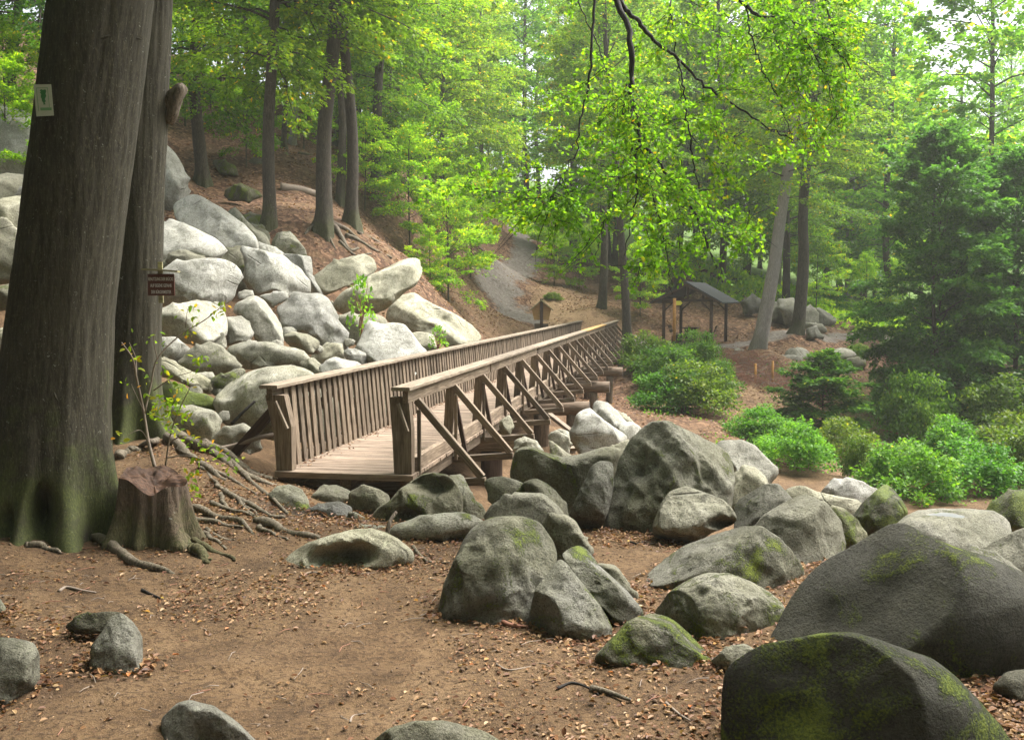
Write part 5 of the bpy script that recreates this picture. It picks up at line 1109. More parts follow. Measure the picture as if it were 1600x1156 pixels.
# ================================================================== NEAR TREES
def big_trunk(name, axis, nth, nz, mat, flare, lobes, seed, parent, base, zlo, holes=(), amp=.035):
    """axis rows: z, x, y, radius"""
    a = np.array(axis, float); n = nz
    t = np.linspace(0, 1, n) ** 1.6; z = zlo + (a[-1, 0] - zlo) * t
    cx, cy, rr = (np.interp(z, a[:, 0], a[:, q]) for q in (1, 2, 3))
    th = np.arange(nth) * 2 * math.pi / nth
    h = np.clip(z - base[2], -.3, None)
    Rr = np.repeat(rr[:, None], nth, 1)
    for ph, am, wd, hh in lobes:
        g = np.exp(-((((th - ph + math.pi) % (2 * math.pi)) - math.pi) / wd) ** 2)
        Rr = Rr + am * g[None, :] * np.exp(-h / hh)[:, None]
    q = np.stack([np.repeat(z * .45, nth), np.tile(np.cos(th) * 1.5, n), np.tile(np.sin(th) * 1.5, n)], 1)
    Rr = Rr * (1 + amp * fbm(q, 4, seed).reshape(n, nth)) + .008 * fbm(np.stack([np.repeat(z * 2.0, nth), np.tile(np.cos(th) * 9, n), np.tile(np.sin(th) * 9, n)], 1), 3, seed + 4).reshape(n, nth)
    for hz, hth, sz_, st_, dep in holes:
        Rr = Rr - dep * np.exp(-(((z[:, None] - hz) / sz_) ** 2 + ((((th[None] - hth + math.pi) % (2 * math.pi)) - math.pi) / st_) ** 2) ** 1.5)
    V = np.stack([cx[:, None] + Rr * np.cos(th), cy[:, None] + Rr * np.sin(th), np.repeat(z[:, None], nth, 1)], -1).reshape(-1, 3)
    i = np.arange(n - 1)[:, None] * nth; j = np.arange(nth)[None]; F = np.stack([i + j, i + (j + 1) % nth, i + nth + (j + 1) % nth, i + nth + j], -1).reshape(-1, 4)
    mb = MB(); mb.add(V, F); return link(name, mb.mesh(name, mat, True, base), parent)
def ax(rows, d, top):
    out = []
    for px, py, w in rows:
        q = P(px, py, d); out.append((q[2], q[0], q[1], w * d / F_PX / 2))
    out.sort(); z, x, y, r = out[-1]; z0, x0, y0, r0 = out[-2]
    k = (top - z) / (z - z0); out.append((top, x + (x - x0) * k * .7, y, r * .45)); return out
D1 = 10.95; b1 = P(84, 850, D1); b1[2] = H1(b1[0], b1[1])
t1 = thing('beech_tree', 'nearest massive beech trunk with a white plate and carved heart', 'tree', b1)
FR = -math.pi / 2   # side facing the viewer
big_trunk('trunk', ax([(158, 0, 149), (112, 360, 152), (95, 500, 157), (84, 640, 170), (80, 760, 186), (80, 860, 190)], D1, 17), 220, 230, M['bark_big'], 0, [(FR - .55, .34, .26, .34), (FR + .62, .30, .20, .38), (FR + .05, .20, .16, .28), (FR - 1.25, .45, .30, .45), (FR + 1.35, .38, .26, .5), (1.2, .4, .4, .4), (2.6, .4, .4, .4)], 3, t1, b1, b1[2] - .6, [(b1[2] + .22, FR + .30, .24, .17, .34), (b1[2] + .12, FR - .22, .16, .10, .12)])
c_ = link('crown', CR['canopy'], t1, (1.0, 0, 0), (1.1, 1.1, .9, 1))
D2 = 14.6; b2 = P(205, 690, D2); b2[2] = H1(b2[0], b2[1])
t2 = thing('beech_tree', 'second near beech trunk standing just behind with the brown board', 'tree', b2)
big_trunk('trunk', ax([(227, 0, 79), (211, 360, 84), (207, 500, 86), (203, 600, 92), (203, 700, 100)], D2, 18), 150, 190, M['bark_big'], 0, [(FR + 1.0, .38, .24, .5), (FR + .2, .3, .2, .35), (FR - .9, .35, .3, .4), (1.0, .4, .4, .4), (2.6, .4, .4, .4)], 8, t2, b2, b2[2] - .6)
c_ = link('crown', CR['canopy'], t2, (.6, 0, .5), (1.1, 1.1, .9, 1)); c_.rotation_euler = (0, 0, 2)
# sawn off knot on the second trunk
kn = P(274, 150, D2); kd_ = np.array([.16, -.06, .22]); V, F = tube(spline([kn - kd_ * 1.4, kn - kd_ * .5, kn + kd_ * .2, kn + kd_ * .6, kn + kd_ * .75], 16), spline([[.17], [.13], [.10], [.07], [.02]], 16)[:, 0], 18, True, .55, 5)
mb = MB(); mb.add(V - b2, F); link('knot', mb.mesh('knot', M['bark_root']), t2)
def relief(name, parent, base, pix, d0, r, mat, closed=False, ctr=None, rad=None):
    """a raised scar following the bark of the first trunk"""
    pts = []
    for px, py in pix:
        q = P(px, py, d0); pts.append(q)
    pts = np.array(pts); axr = np.array(ax([(158, 0, 149), (112, 360, 152), (95, 500, 157), (84, 640, 170), (80, 760, 186), (80, 860, 190)], D1, 17))
    cx = np.interp(pts[:, 2], axr[:, 0], axr[:, 1]); rr = np.interp(pts[:, 2], axr[:, 0], axr[:, 3])
    for _ in range(3):
        dx = np.clip((pts[:, 0] - cx) / rr, -.97, .97); yy = D1 - rr * np.sqrt(1 - dx ** 2)
        pts = np.array([P(px, py, y) for (px, py), y in zip(pix, yy)])
    s = spline(pts, len(pts) * 5); V, F = tube(s, r * np.concatenate([np.linspace(.3, 1, 4), np.ones(len(s) - 8), np.linspace(1, .3, 4)]), 6, True, .3, 4)
    mb = MB(); mb.add(V - base, F); return link(name, mb.mesh(name, mat), parent)
relief('carved_heart', t1, b1, [(121, 590), (127, 585), (133, 591), (133, 601), (127, 610), (121, 615), (113, 609), (110, 600), (112, 590), (117, 586), (121, 590)], 10.3, .010, M['bark_big'])
relief('carved_letter', t1, b1, [(117, 604), (118, 594), (121, 599), (124, 594), (125, 604)], 10.3, .006, M['bark_big'])
relief('bark_scar', t1, b1, [(86, 681), (105, 682), (125, 681), (145, 680), (156, 677)], 10.3, .016, M['bark_big'])
relief('bark_scar', t1, b1, [(80, 670), (90, 671), (100, 672)], 10.3, .014, M['bark_big'])
relief('bark_scar', t1, b1, [(126, 545), (131, 556), (132, 572), (128, 584)], 10.3, .014, M['bark_big'])
relief('bark_scar', t1, b1, [(150, 62), (175, 56), (200, 57), (222, 62)], 10.3, .015, M['bark_big'])
relief('bark_scar', t1, b1, [(84, 612), (88, 622), (96, 630), (110, 632)], 10.3, .014, M['bark_big'])
def root(parent, base, pix, r0, r1, sink=.25, lift=None, n=26, name='root', mat='bark_root'):
    pts = np.array(ground_pts(pix)); k = len(pts)
    for q in range(k): pts[q, 2] += (r0 + (r1 - r0) * q / (k - 1)) * (.30 if lift is None else lift)
    s = spline(pts, n); rj = rs(int(abs(pix[0][0] * 7 + pix[1][1]))); s[:, 2] += .3 * r0 * np.sin(np.arange(n) * .45 + r0 * 90); s[1:-1, :2] += np.cumsum(rj.normal(0, .012, (n - 2, 2)), 0) * np.linspace(1, .2, n - 2)[:, None]; V, F = tube(s, np.linspace(r0, r1, n), 10, True, .22, int(abs(pix[0][0])) % 60)
    mb = MB(); mb.add(V - base, F); return link(name, mb.mesh(name, M[mat]), parent)
for pix, r0, r1 in [([(262, 668), (300, 690), (345, 712), (385, 735), (425, 752)], .095, .03), ([(262, 690), (300, 720), (330, 742), (352, 752)], .08, .03), ([(300, 696), (350, 722), (390, 752), (432, 760)], .07, .03), ([(176, 662), (195, 672), (222, 680)], .07, .03), ([(186, 720), (205, 706), (222, 702)], .07, .03),
        ([(338, 765), (365, 778), (385, 795), (398, 812)], .035, .015), ([(352, 768), (385, 790), (415, 806), (445, 812)], .04, .02), ([(345, 775), (360, 800), (372, 815)], .03, .012), ([(296, 800), (330, 806), (372, 816), (395, 838)], .065, .025), ([(400, 815), (430, 830), (462, 838), (500, 844)], .06, .025), ([(405, 830), (425, 838), (448, 848)], .035, .012), ([(330, 700), (375, 742), (410, 770), (450, 805)], .05, .02), ([(320, 690), (362, 716), (398, 738), (418, 748)], .05, .02), ([(280, 705), (318, 728), (338, 752), (350, 770)], .05, .015), ([(310, 735), (345, 742), (380, 762), (400, 776)], .035, .012), ([(330, 790), (365, 800), (392, 806), (415, 822)], .035, .012), ([(300, 815), (345, 818), (380, 832)], .04, .012), ([(366, 778), (392, 802), (408, 818)], .022, .01), ([(318, 838), (336, 850), (352, 860)], .03, .012), ([(322, 832), (350, 842), (366, 846)], .025, .01), ([(250, 668), (240, 690), (212, 700)], .07, .03)]:
    root(t2, b2, pix, r0, r1)
for pix, r0, r1 in [([(150, 845), (190, 866), (225, 884), (262, 896), (294, 905)], .07, .015), ([(40, 852), (70, 862), (95, 870)], .05, .015)]: root(t1, b1, pix, r0, r1, lift=.25)
BT = [o for o in bpy.data.objects if o.get('label') == 'thick trunk with spreading roots on the bank'][0]; bb = np.array(BT.location)
for pix, r0, r1 in [([(512, 352), (528, 368), (545, 392), (560, 402)], .13, .04), ([(503, 354), (488, 366), (476, 374)], .11, .04), ([(516, 350), (536, 362), (556, 378), (580, 392)], .11, .03), ([(508, 354), (512, 372), (525, 392)], .10, .03), ([(540, 378), (560, 384), (590, 396), (612, 404)], .08, .03), ([(530, 385), (552, 398), (580, 404)], .07, .03), ([(560, 372), (590, 380), (615, 394)], .07, .03)]:
    ro = root(BT, bb, pix, r0, r1, n=18); iv = BT.matrix_basis.inverted() if False else Euler(BT.rotation_euler).to_matrix().inverted(); ro.matrix_local = iv.to_4x4()
# stump
sb = P(243, 868, 10.62); sb[2] = H1(sb[0], sb[1]); sto = thing('tree_stump', 'broad old tree stump with a splintered reddish top between the trunk and the roots', 'stump', sb)
topz = P(243, 745, 10.6)[2] - sb[2]; rS = 108 * 10.6 / F_PX / 2; nth, nz = 120, 60
th = np.arange(nth) * 2 * math.pi / nth; zz = np.linspace(-.35, 1, nz)
rim = topz * (1 + .10 * np.cos(th - 2.6) + .03 * np.sin(th * 5) - .14 * np.exp(-(((th - 5.0 + math.pi) % (2 * math.pi) - math.pi) / .35) ** 2))
Zs = np.where(zz[:, None] < 0, zz[:, None], zz[:, None] * rim[None]); hh = np.clip(Zs, 0, None)
Rr = rS * (.90 + .0 * Zs) * (1 + .05 * np.cos(3 * th + 1)[None])
for ph, am, wd, h0 in [(FR + .75, .34, .24, .26), (FR - .1, .12, .2, .25), (FR - .75, .26, .28, .3), (FR + 1.5, .2, .3, .3), (1.5, .25, .4, .3), (FR + .3, .05, .08, .9), (FR + .95, .06, .08, .9), (2.8, .2, .4, .3)]:
    Rr = Rr + am * np.exp(-((((th - ph + math.pi) % (2 * math.pi)) - math.pi) / wd) ** 2)[None] * np.exp(-hh / h0)
Rr = Rr * (1 + .045 * fbm(np.stack([(Zs * 1.2).ravel(), np.tile(np.cos(th) * 2.2, nz), np.tile(np.sin(th) * 2.2, nz)], 1), 4, 31).reshape(nz, nth))
V = np.stack([Rr * np.cos(th), Rr * np.sin(th), Zs], -1).reshape(-1, 3); i = np.arange(nz - 1)[:, None] * nth; j = np.arange(nth)[None]
mb = MB(); mb.add(V, np.stack([i + j, i + (j + 1) % nth, i + nth + (j + 1) % nth, i + nth + j], -1).reshape(-1, 4))
link('body', mb.mesh('body', M['bark_stump']), sto)
ring = V[-nth:]; cV = [ring]; nr = 16
for k in range(1, nr + 1):
    f = 1 - k / nr; q = ring * np.array([f, f, 1]); zc0 = ring[:, 2] * f + (1 - f) * topz * .97
    q = np.stack([q[:, 0], q[:, 1], zc0], 1); hole = np.exp(-((q[:, 0] - .13) ** 2 / .03 + (q[:, 1] + .10) ** 2 / .016)); q[:, 2] += -.16 * hole + .030 * fbm(q * 13, 4, 44); cV.append(q)
V = np.concatenate(cV); i = np.arange(nr)[:, None] * nth
mb = MB(); mb.add(V, np.stack([i + j, i + (j + 1) % nth, i + nth + (j + 1) % nth, i + nth + j], -1).reshape(-1, 4))
link('cut_top', mb.mesh('cut_top', M['rust_wood']), sto)
for pix, r0, r1 in [([(285, 850), (306, 868), (322, 882)], .09, .03), ([(300, 845), (318, 860), (340, 870), (366, 878)], .045, .015), ([(308, 858), (322, 872), (330, 880)], .03, .012)]: root(sto, sb, pix, r0, r1, mat='bark_stump')

# sapling beside the stump
sp0 = P(240, 722, 11.4); spo = thing('thin_sapling', 'straggly sapling with few yellow green leaves behind the stump', 'sapling', sp0)
g = rs(5); mbS, mbL = MB(), MB(); lc, ldr = [], []
def q3(px, py, dd=0): return P(px, py, 11.4 + dd)
stems = [([(243, 735, 0), (232, 690, .05), (224, 640, .1), (213, 590, .0), (207, 560, -.1), (190, 535, -.2)], .022), ([(226, 645, .1), (236, 600, .2), (246, 560, .2), (280, 525, .3), (320, 500, .3), (345, 480, .2)], .013), ([(213, 590, 0), (212, 560, .1), (202, 535, .1)], .008), ([(258, 730, 0), (266, 680, -.1), (280, 640, -.15), (300, 600, -.2)], .012), ([(240, 610, .2), (270, 590, 0), (300, 580, -.1), (322, 560, -.1)], .007), ([(246, 562, .2), (240, 530, .1), (246, 510, .1)], .006), ([(290, 512, .3), (292, 490, .2), (296, 478, .2)], .005), ([(224, 640, .1), (214, 620, -.1), (205, 600, -.1)], .006), ([(264, 690, 0), (290, 680, -.3), (318, 690, -.4), (336, 696, -.4)], .008), ([(260, 715, 0), (290, 712, -.3), (320, 718, -.5), (365, 725, -.6)], .009), ([(232, 690, 0), (218, 672, -.3), (190, 685, -.4)], .006)]
for pts, r in stems:
    s = spline([q3(*p) for p in pts], 20); V, F = tube(s, np.linspace(r, r * .35, 20), 6, True, .1, 3); mbS.add(V - sp0, F)
for px, py, dd, n in [(205, 538, -.1, 5), (209, 562, .1, 6), (220, 580, 0, 6), (208, 600, -.1, 5), (240, 532, .1, 7), (262, 590, .1, 5), (300, 520, .3, 10), (296, 486, .2, 10), (335, 490, .2, 14), (345, 482, .2, 8), (312, 566, -.1, 16), (296, 600, -.2, 6), (262, 632, -.1, 22), (250, 650, -.1, 20), (280, 640, -.2, 18), (290, 655, -.2, 14), (268, 668, -.1, 16), (238, 645, 0, 12), (270, 618, 0, 12), (300, 690, -.4, 14), (330, 694, -.4, 10), (190, 688, -.4, 7), (365, 725, -.6, 9), (350, 715, -.5, 9), (312, 716, -.4, 10), (292, 742, -.4, 18), (300, 755, -.5, 14), (305, 772, -.5, 6), (232, 620, .1, 6), (255, 575, .2, 5)]:
    c0 = q3(px, py, dd)
    for _ in range(n): lc.append(c0 + g.normal(0, .055, 3)); ldr.append(g.normal(0, 1, 3) + np.array([0, -.3, -.1]))
lc, ldr = np.array(lc), np.array(ldr); V, F = leaves_round(lc - sp0, ldr, nrm(np.array([[0, -.4, .9]]) + g.normal(0, .45, (len(lc), 3))), g.uniform(.05, .085, len(lc)), .6)
mbL.add(V, F, 0, np.repeat(np.clip(g.normal(.72, .16, len(lc)), 0, 1), 6))
link('stem', mbS.mesh('stem', M['twig_grey']), spo); link('foliage', mbL.mesh('foliage', M['leaf_near']), spo, None, (.85, .75, .9, 1))

# ---- the beech bough hanging into the picture
go = P(985, 0, 12.6); bough = thing('beech_bough', 'drooping sunlit beech bough hanging into the picture from above', 'branch', go)
g = rs(21); mbB, mbL = MB(), MB()
limbs = [([(960, -190, 13.5), (958, -60, 13), (966, 0, 12.6), (985, 60, 12.4), (988, 120, 12.4), (985, 150, 12.4), (1000, 200, 12.3), (1008, 230, 12.3), (1025, 250, 12.2), (1060, 290, 12.0), (1095, 350, 11.9), (1120, 420, 11.9)], .046, .008),
    ([(966, 0, 12.6), (985, 22, 12.6), (1010, 48, 12.8), (1030, 70, 12.9), (1062, 95, 13), (1100, 135, 13.2), (1150, 165, 13.2), (1200, 200, 13.1), (1240, 220, 13)], .030, .007),
    ([(935, -120, 12), (930, 0, 11.9), (925, 70, 11.8), (920, 130, 11.8), (916, 160, 11.8), (905, 205, 11.7), (902, 236, 11.7), (885, 265, 11.6), (860, 310, 11.5), (835, 350, 11.5)], .017, .005),
    ([(1110, -160, 14), (1140, -30, 13.6), (1165, 10, 13.4), (1200, 28, 13.2), (1240, 36, 13.0), (1290, 60, 12.9), (1330, 110, 12.8)], .032, .008),
    ([(985, 130, 12.4), (978, 140, 12.3), (974, 170, 12.3), (973, 190, 12.2)], .012, .006), ([(988, 120, 12.4), (990, 165, 12.2), (988, 190, 12.1), (1000, 215, 12.1), (992, 260, 12.0), (996, 300, 12.0), (985, 350, 11.9), (975, 400, 11.8)], .022, .006),
    ([(1000, 210, 12.3), (980, 250, 12.2), (960, 300, 12.0), (945, 345, 12.0), (930, 400, 12)], .012, .004), ([(1010, 240, 12.2), (1020, 300, 12.2), (1035, 360, 12.2), (1045, 420, 12.1), (1050, 460, 12.1)], .014, .004),
    ([(1062, 95, 13), (1070, 150, 12.8), (1078, 220, 12.7), (1090, 280, 12.7), (1110, 330, 12.6), (1150, 380, 12.5)], .014, .004), ([(1165, 12, 13.4), (1175, 60, 13.2), (1190, 105, 13.1), (1210, 140, 13), (1225, 180, 13), (1240, 230, 13)], .012, .004), ([(1200, 28, 13.2), (1220, 80, 13.3), (1240, 120, 13.3), (1255, 160, 13.3)], .01, .004), ([(1240, 36, 13), (1275, 90, 13), (1300, 150, 13), (1310, 200, 13)], .01, .004),
    ([(1040, -150, 14), (1045, -20, 13.6), (1050, 40, 13.4), (1060, 110, 13.3), (1064, 160, 13.2)], .016, .005), ([(1270, -140, 13.6), (1285, -20, 13.2), (1300, 40, 13), (1318, 100, 12.9), (1325, 170, 12.9)], .016, .005), ([(890, -130, 14.5), (905, 0, 14), (930, 60, 13.8), (950, 120, 13.6), (960, 180, 13.5)], .012, .004), ([(1200, -120, 14.5), (1215, 0, 14.2), (1230, 70, 14), (1260, 150, 14), (1275, 220, 14)], .014, .004)]
LP, LD = [], []
def twig(p0, dirv, L, lev):
    if lev == 0 and fbm(p0[None] * 1.5, 3, 15)[0] < -.30: return
    if 467 - (p0[2] - CAM_Z) / p0[1] * F_PX > np.interp(800 + p0[0] / p0[1] * F_PX, [780, 850, 880, 960, 1000, 1085, 1100, 1180, 1200, 1300], [325, 340, 385, 365, 425, 405, 380, 390, 325, 190]): return
    k = 5; pts = [p0]; d = dirv
    for _ in range(k - 1):
        d = nrm((d + g.normal(0, .15, 3) + np.array([0, 0, -.035]))[None])[0]; pts.append(pts[-1] + d * L / (k - 1))
    s = spline(pts, 10); V, F = tube(s, np.linspace(.003 if lev else .006, .001, 10), 4, False); mbB.add(V - go, F)
    nl = int(L / (.020 if lev else .028)); t = g.randint(1, 10, nl)
    for a in range(nl):
        pp = s[t[a]] + g.normal(0, .018, 3); LP.append(pp); LD.append(nrm((s[t[a]] - s[t[a] - 1])[None])[0] * .6 + g.normal(0, .6, 3) + np.array([0, 0, -.15]))
    if lev < 1:
        for a in range(int(L / .13)):
            i = g.randint(2, 9); dv = nrm(((s[i] - s[i - 1]) / np.linalg.norm(s[i] - s[i - 1]) * .8 + g.normal(0, .6, 3) * np.array([1, .8, .5]))[None])[0]; twig(s[i], dv, L * g.uniform(.3, .6), lev + 1)
for li, (pts, r0, r1) in enumerate(limbs):
    s = spline([P(*p) for p in pts], 44); s[1:-1] += g.normal(0, .012, (42, 3)); V, F = tube(s, np.linspace(r0, r1, 44), 8, True, .2, li); mbB.add(V - go, F)
    leafy = s[:, 2] < 6.4
    lim = .35 if li in (0, 1) else (.80 if li == 2 else .05)
    L_tot = np.linalg.norm(np.diff(s, axis=0), axis=1).sum(); nt = int(L_tot / (.17 if li > 2 else .19))
    for a in range(nt):
        i = int(g.uniform(lim, 1) * 43)
        if i < 1: continue
        tn = nrm((s[i] - s[i - 1])[None])[0]; dv = nrm((tn * .65 + g.normal(0, .62, 3) * np.array([1.1, .9, .42]) + np.array([0, 0, -.06]))[None])[0]
        twig(s[i], dv, g.uniform(.3, .95), 0)
# lower tips of the bough, hanging sprays
for px, py, dd, n in [(850, 340, 11.6, 5), (820, 355, 11.6, 4), (880, 310, 11.8, 6), (900, 380, 12, 6), (940, 300, 12, 8), (930, 420, 12, 5), (990, 430, 11.9, 6), (1000, 470, 11.9, 4), (1060, 430, 12.1, 7), (1040, 380, 12.2, 8), (1100, 420, 12.2, 7), (1140, 410, 12.3, 6), (1160, 350, 12.5, 6), (1120, 300, 12.6, 8), (1180, 260, 13, 8), (1230, 200, 13, 8), (1290, 170, 13, 7), (1310, 90, 13, 8), (1260, 100, 13.2, 8), (1200, 90, 13.3, 8), (1130, 60, 13.4, 8), (1100, 200, 13, 8), (1060, 200, 12.8, 7), (1050, 20, 13.6, 7), (950, 200, 12.6, 6), (960, 90, 13, 4), (1170, 420, 12.4, 4), (1075, 460, 12.1, 4), (1020, 300, 12.2, 7), (1250, 30, 13.2, 7), (1320, 30, 13, 6)]:
    for _ in range(n):
        p0 = P(px + g.normal(0, 26), py - 25 + g.normal(0, 22), dd + g.normal(0, .35)); twig(p0, nrm((g.normal(0, .7, 3) * np.array([1, 1, .5]) + np.array([.1, 0, -.22]))[None])[0], g.uniform(.4, .9), 0)
LP, LD = np.array(LP), np.array(LD)
# the bough ends in an uneven lower edge
ex, ey = 800 + LP[:, 0] / LP[:, 1] * F_PX, 467 - (LP[:, 2] - CAM_Z) / LP[:, 1] * F_PX
edge_ = np.interp(ex, [780, 850, 880, 930, 960, 1000, 1060, 1085, 1100, 1180, 1200, 1240, 1300, 1350], [365, 385, 440, 430, 415, 490, 480, 460, 432, 448, 372, 300, 235, 150]) + 10 * fbm(LP * 2.0, 2, 9)
ok_ = (ey < edge_) & (ex < 1335 + 22 * fbm(LP * 1.7, 2, 4)); LP, LD = LP[ok_], LD[ok_]; n = len(LP)
V, F = leaves_round(LP - go, LD, nrm(np.array([[0, -.35, .8]]) + g.normal(0, .55, (n, 3))), g.uniform(.036, .066, n), .74, .1)
cl = fbm(LP * 1.1, 2, 6); ti = np.clip(.45 + .2 * cl + g.normal(0, .2, n), 0, .92); px_ = 800 + LP[:, 0] / LP[:, 1] * F_PX; py_ = 467 - (LP[:, 2] - CAM_Z) / LP[:, 1] * F_PX
yel = np.clip((LP[:, 0] - 2.8) / 2.0, 0, 1) * .10 + .004
ti = np.where(g.rand(n) < yel * np.clip(.6 + cl, 0, 2), g.uniform(.9, 1, n), ti)
mbL.add(V, F, 0, np.repeat(ti, 6)); print('bough leaves', n)
link('limb', mbB.mesh('limb', M['twig']), bough); link('foliage', mbL.mesh('foliage', M['leaf_near']), bough)

# ---- unseen beeches added behind and beside the viewer to shade the foreground
for k, (x, y) in enumerate([(-9, 3), (-3, -6), (4, -7), (10, -3), (-12, 10), (-15, 18), (13, 4), (-6, -13), (7, -14), (0, -2)]):
    tree('unseen beech added behind the viewer to shade the trodden soil', (x, y, H1(x, y)), .35, 17, 'canopy', cs=1.0, group='shading beeches added behind the viewer')

for k, (x, y) in enumerate([(-14, -9), (-7, -15), (1, -17), (9, -14), (16, -8), (20, -1), (-20, 2), (-19, 12), (3, -24), (-10, -25), (14, -22), (-11, 6), (-10.5, 0), (-14.5, 12.5), (-17, 18), (-9, -6), (0, -9), (7, -7)]):  # low crowns out of view, added to cut light from behind and the left
    tree('unseen beech with low branches added behind the viewer to block light', (x, y, H1(x, y)), .3, 19, 'hill%d' % (k % 3), group='low shading beeches added behind the viewer')

for k, (x, y) in enumerate([(30, 24), (35, 33), (33, 42), (42, 44), (44, 27), (38, 56)]):
    tree('leafy beech farther down the gully on the right', (x, y, H1(x, y)), .22, 19, 'hill%d' % (k % 3), color=MID, group='beeches down the gully')

# ================================================================== GROUND LITTER
g = rs(33)
def scatter(n, x0, x1, y0, y1, near=True):
    # more where leaves have blown together
    x = g.uniform(x0, x1, n * 2); y = y0 + (y1 - y0) * g.rand(n * 2); k = fbm(np.stack([x * .8, y * .8, 0 * x], 1), 3, 55) + g.normal(0, .35, n * 2); o = np.argsort(-k)[:n]; return x[o], y[o]
def litter(name, sets, label):
    C, S = [], []
    for n, x0, x1, y0, y1, s in sets:
        x, y = scatter(n, x0, x1, y0, y1); z = H(x, y) + .012; C.append(np.stack([x, y, z], 1)); S.append(s * g.uniform(.55, 1.15, n))
    C = np.concatenate(C); S = np.concatenate(S); n = len(C)
    D = nrm(np.stack([g.normal(0, 1, n), g.normal(0, 1, n), g.normal(0, .18, n)], 1)); V, F = leaves_round(C, D, nrm(np.array([[0, 0, 1.]]) + g.normal(0, .24, (n, 3))), S, .66, .15)
    ti = np.clip(g.beta(1.3, 1.7, n), 0, 1); mb = MB(); mb.add(V, F, 0, np.repeat(ti, 6)); return tag(link(name, mb.mesh(name, M['litter'], False)), label, None, None, 'stuff')
litter('fallen_leaves', [(6500, -6, 7.5, 4.2, 12.5, .050), (1300, .6, 3.2, 9.6, 12.2, .058), (1300, -5.5, -1.5, 8.0, 13.5, .052), (1800, .2, 3.5, 4.8, 7.6, .052), (700, 2.8, 4.5, 5.6, 7.5, .06), (900, -5.2, -2.6, 11.2, 14, .05)], 'dry beech leaves scattered over the trodden soil')
litter('leaf_litter', [(5000, -6, 7, 4.2, 12.5, .045), (9000, -6.5, 7.5, 4.2, 13.0, .022), (6000, -6, 6, 4.2, 8, .020)], 'crumbled leaf bits trodden into the soil')
litter('fallen_leaves', [(16000, -16, 14, 30, 66, .13), (3000, -6, 5, 40, 80, .13), (3500, 5, 19, 40, 58, .13)], 'carpet of rusty leaves on the far banks and slope')
LX = []
for o, Wd in ROCKS:
    if Wd[:, 1].mean() > 13 or Wd[:, 1].mean() < 5.9: continue
    hz = H(Wd[:, 0], Wd[:, 1]); k = np.where(abs(Wd[:, 2] - hz) < .06)[0]
    if len(k) < 5: continue
    c0 = Wd.mean(0); q = Wd[g.choice(k, min(150, 25 + len(k) // 2))]; dv = nrm((q - c0) * np.array([1, 1, 0])); LX.append(q + dv * (abs(g.normal(0, .09, (len(q), 1)))) + g.normal(0, .03, (len(q), 3)))
LX = np.concatenate(LX); n = len(LX); LX[:, 2] = H(LX[:, 0], LX[:, 1]) + .012 + abs(g.normal(0, .012, n))
V, F = leaves_round(LX, nrm(np.stack([g.normal(0, 1, n), g.normal(0, 1, n), g.normal(0, .25, n)], 1)), nrm(np.array([[0, 0, 1.]]) + g.normal(0, .35, (n, 3))), g.uniform(.028, .062, n), .66, .15)
mb = MB(); mb.add(V, F, 0, np.repeat(np.clip(g.beta(1.2, 1.9, n), 0, 1), 6)); tag(link('fallen_leaves', mb.mesh('fallen_leaves', M['litter'], False)), 'dead leaves caught around the feet of the near boulders', None, None, 'stuff')
# leaves along the foot of the slatted railing
n = 420; vv = g.uniform(.3, 16, n) ** 1.0; uu = -.86 + abs(g.normal(0, .09, n)); q = np.array([BW((a, b, .012)) for a, b in zip(uu, vv)])
V, F = leaves_geo(q, nrm(np.stack([g.normal(0, 1, n), g.normal(0, 1, n), g.normal(0, .2, n)], 1)), nrm(np.array([[0, 0, 1.]]) + g.normal(0, .3, (n, 3))), g.uniform(.03, .065, n), .6, .16)
mb = MB(); mb.add(V, F, 0, np.repeat(g.beta(1.3, 2, n) * .8, 4)); tag(link('fallen_leaves', mb.mesh('fallen_leaves', M['litter'], False)), 'brown leaves blown along the foot of the slatted railing', None, None, 'stuff')
# crumbs of soil and grit
n = 9000; x, y = g.uniform(-6, 7, n), 4.2 + 9 * g.rand(n) ** 1.3; z = H(x, y); vo, fo = ico(1)
sc = np.minimum(g.gamma(1.5, .0035, n) + .002, .018); V = (vo[None] * (sc[:, None, None] * g.uniform(.6, 1.3, (n, 1, 3))) + np.stack([x, y, z], 1)[:, None]).reshape(-1, 3); F = (fo[None] + (np.arange(n) * len(vo))[:, None, None]).reshape(-1, 3)
M['grit'] = mat_plain('soil_crumbs', (.17, .115, .075), .95, .4, 30)
mb = MB(); mb.add(V, F); tag(link('gravel', mb.mesh('gravel', M['grit'])), 'small crumbs and grit on the trodden soil', None, None, 'stuff')
mb = MB()
for k in range(420):
    x, y = g.uniform(-5.5, 6), 4.4 + 8.5 * g.rand() ** 1.2; a = g.uniform(0, 6.28); L = g.uniform(.05, .22); z = H1(x, y) + .008; d_ = np.array([math.cos(a), math.sin(a), 0]) * L
    V, F = tube([np.array([x, y, z]) - d_ * .5, np.array([x, y, z + .01]) + g.normal(0, .012, 3) * np.array([1, 1, .2]), np.array([x, y, z]) + d_ * .5], [.004, .0035, .002], 4, False); mb.add(V, F, g.randint(2))
tag(link('twig_litter', mb.mesh('twig_litter', [M['twig_brown'], M['twig_grey']])), 'thin broken twigs strewn over the soil', None, None, 'stuff')
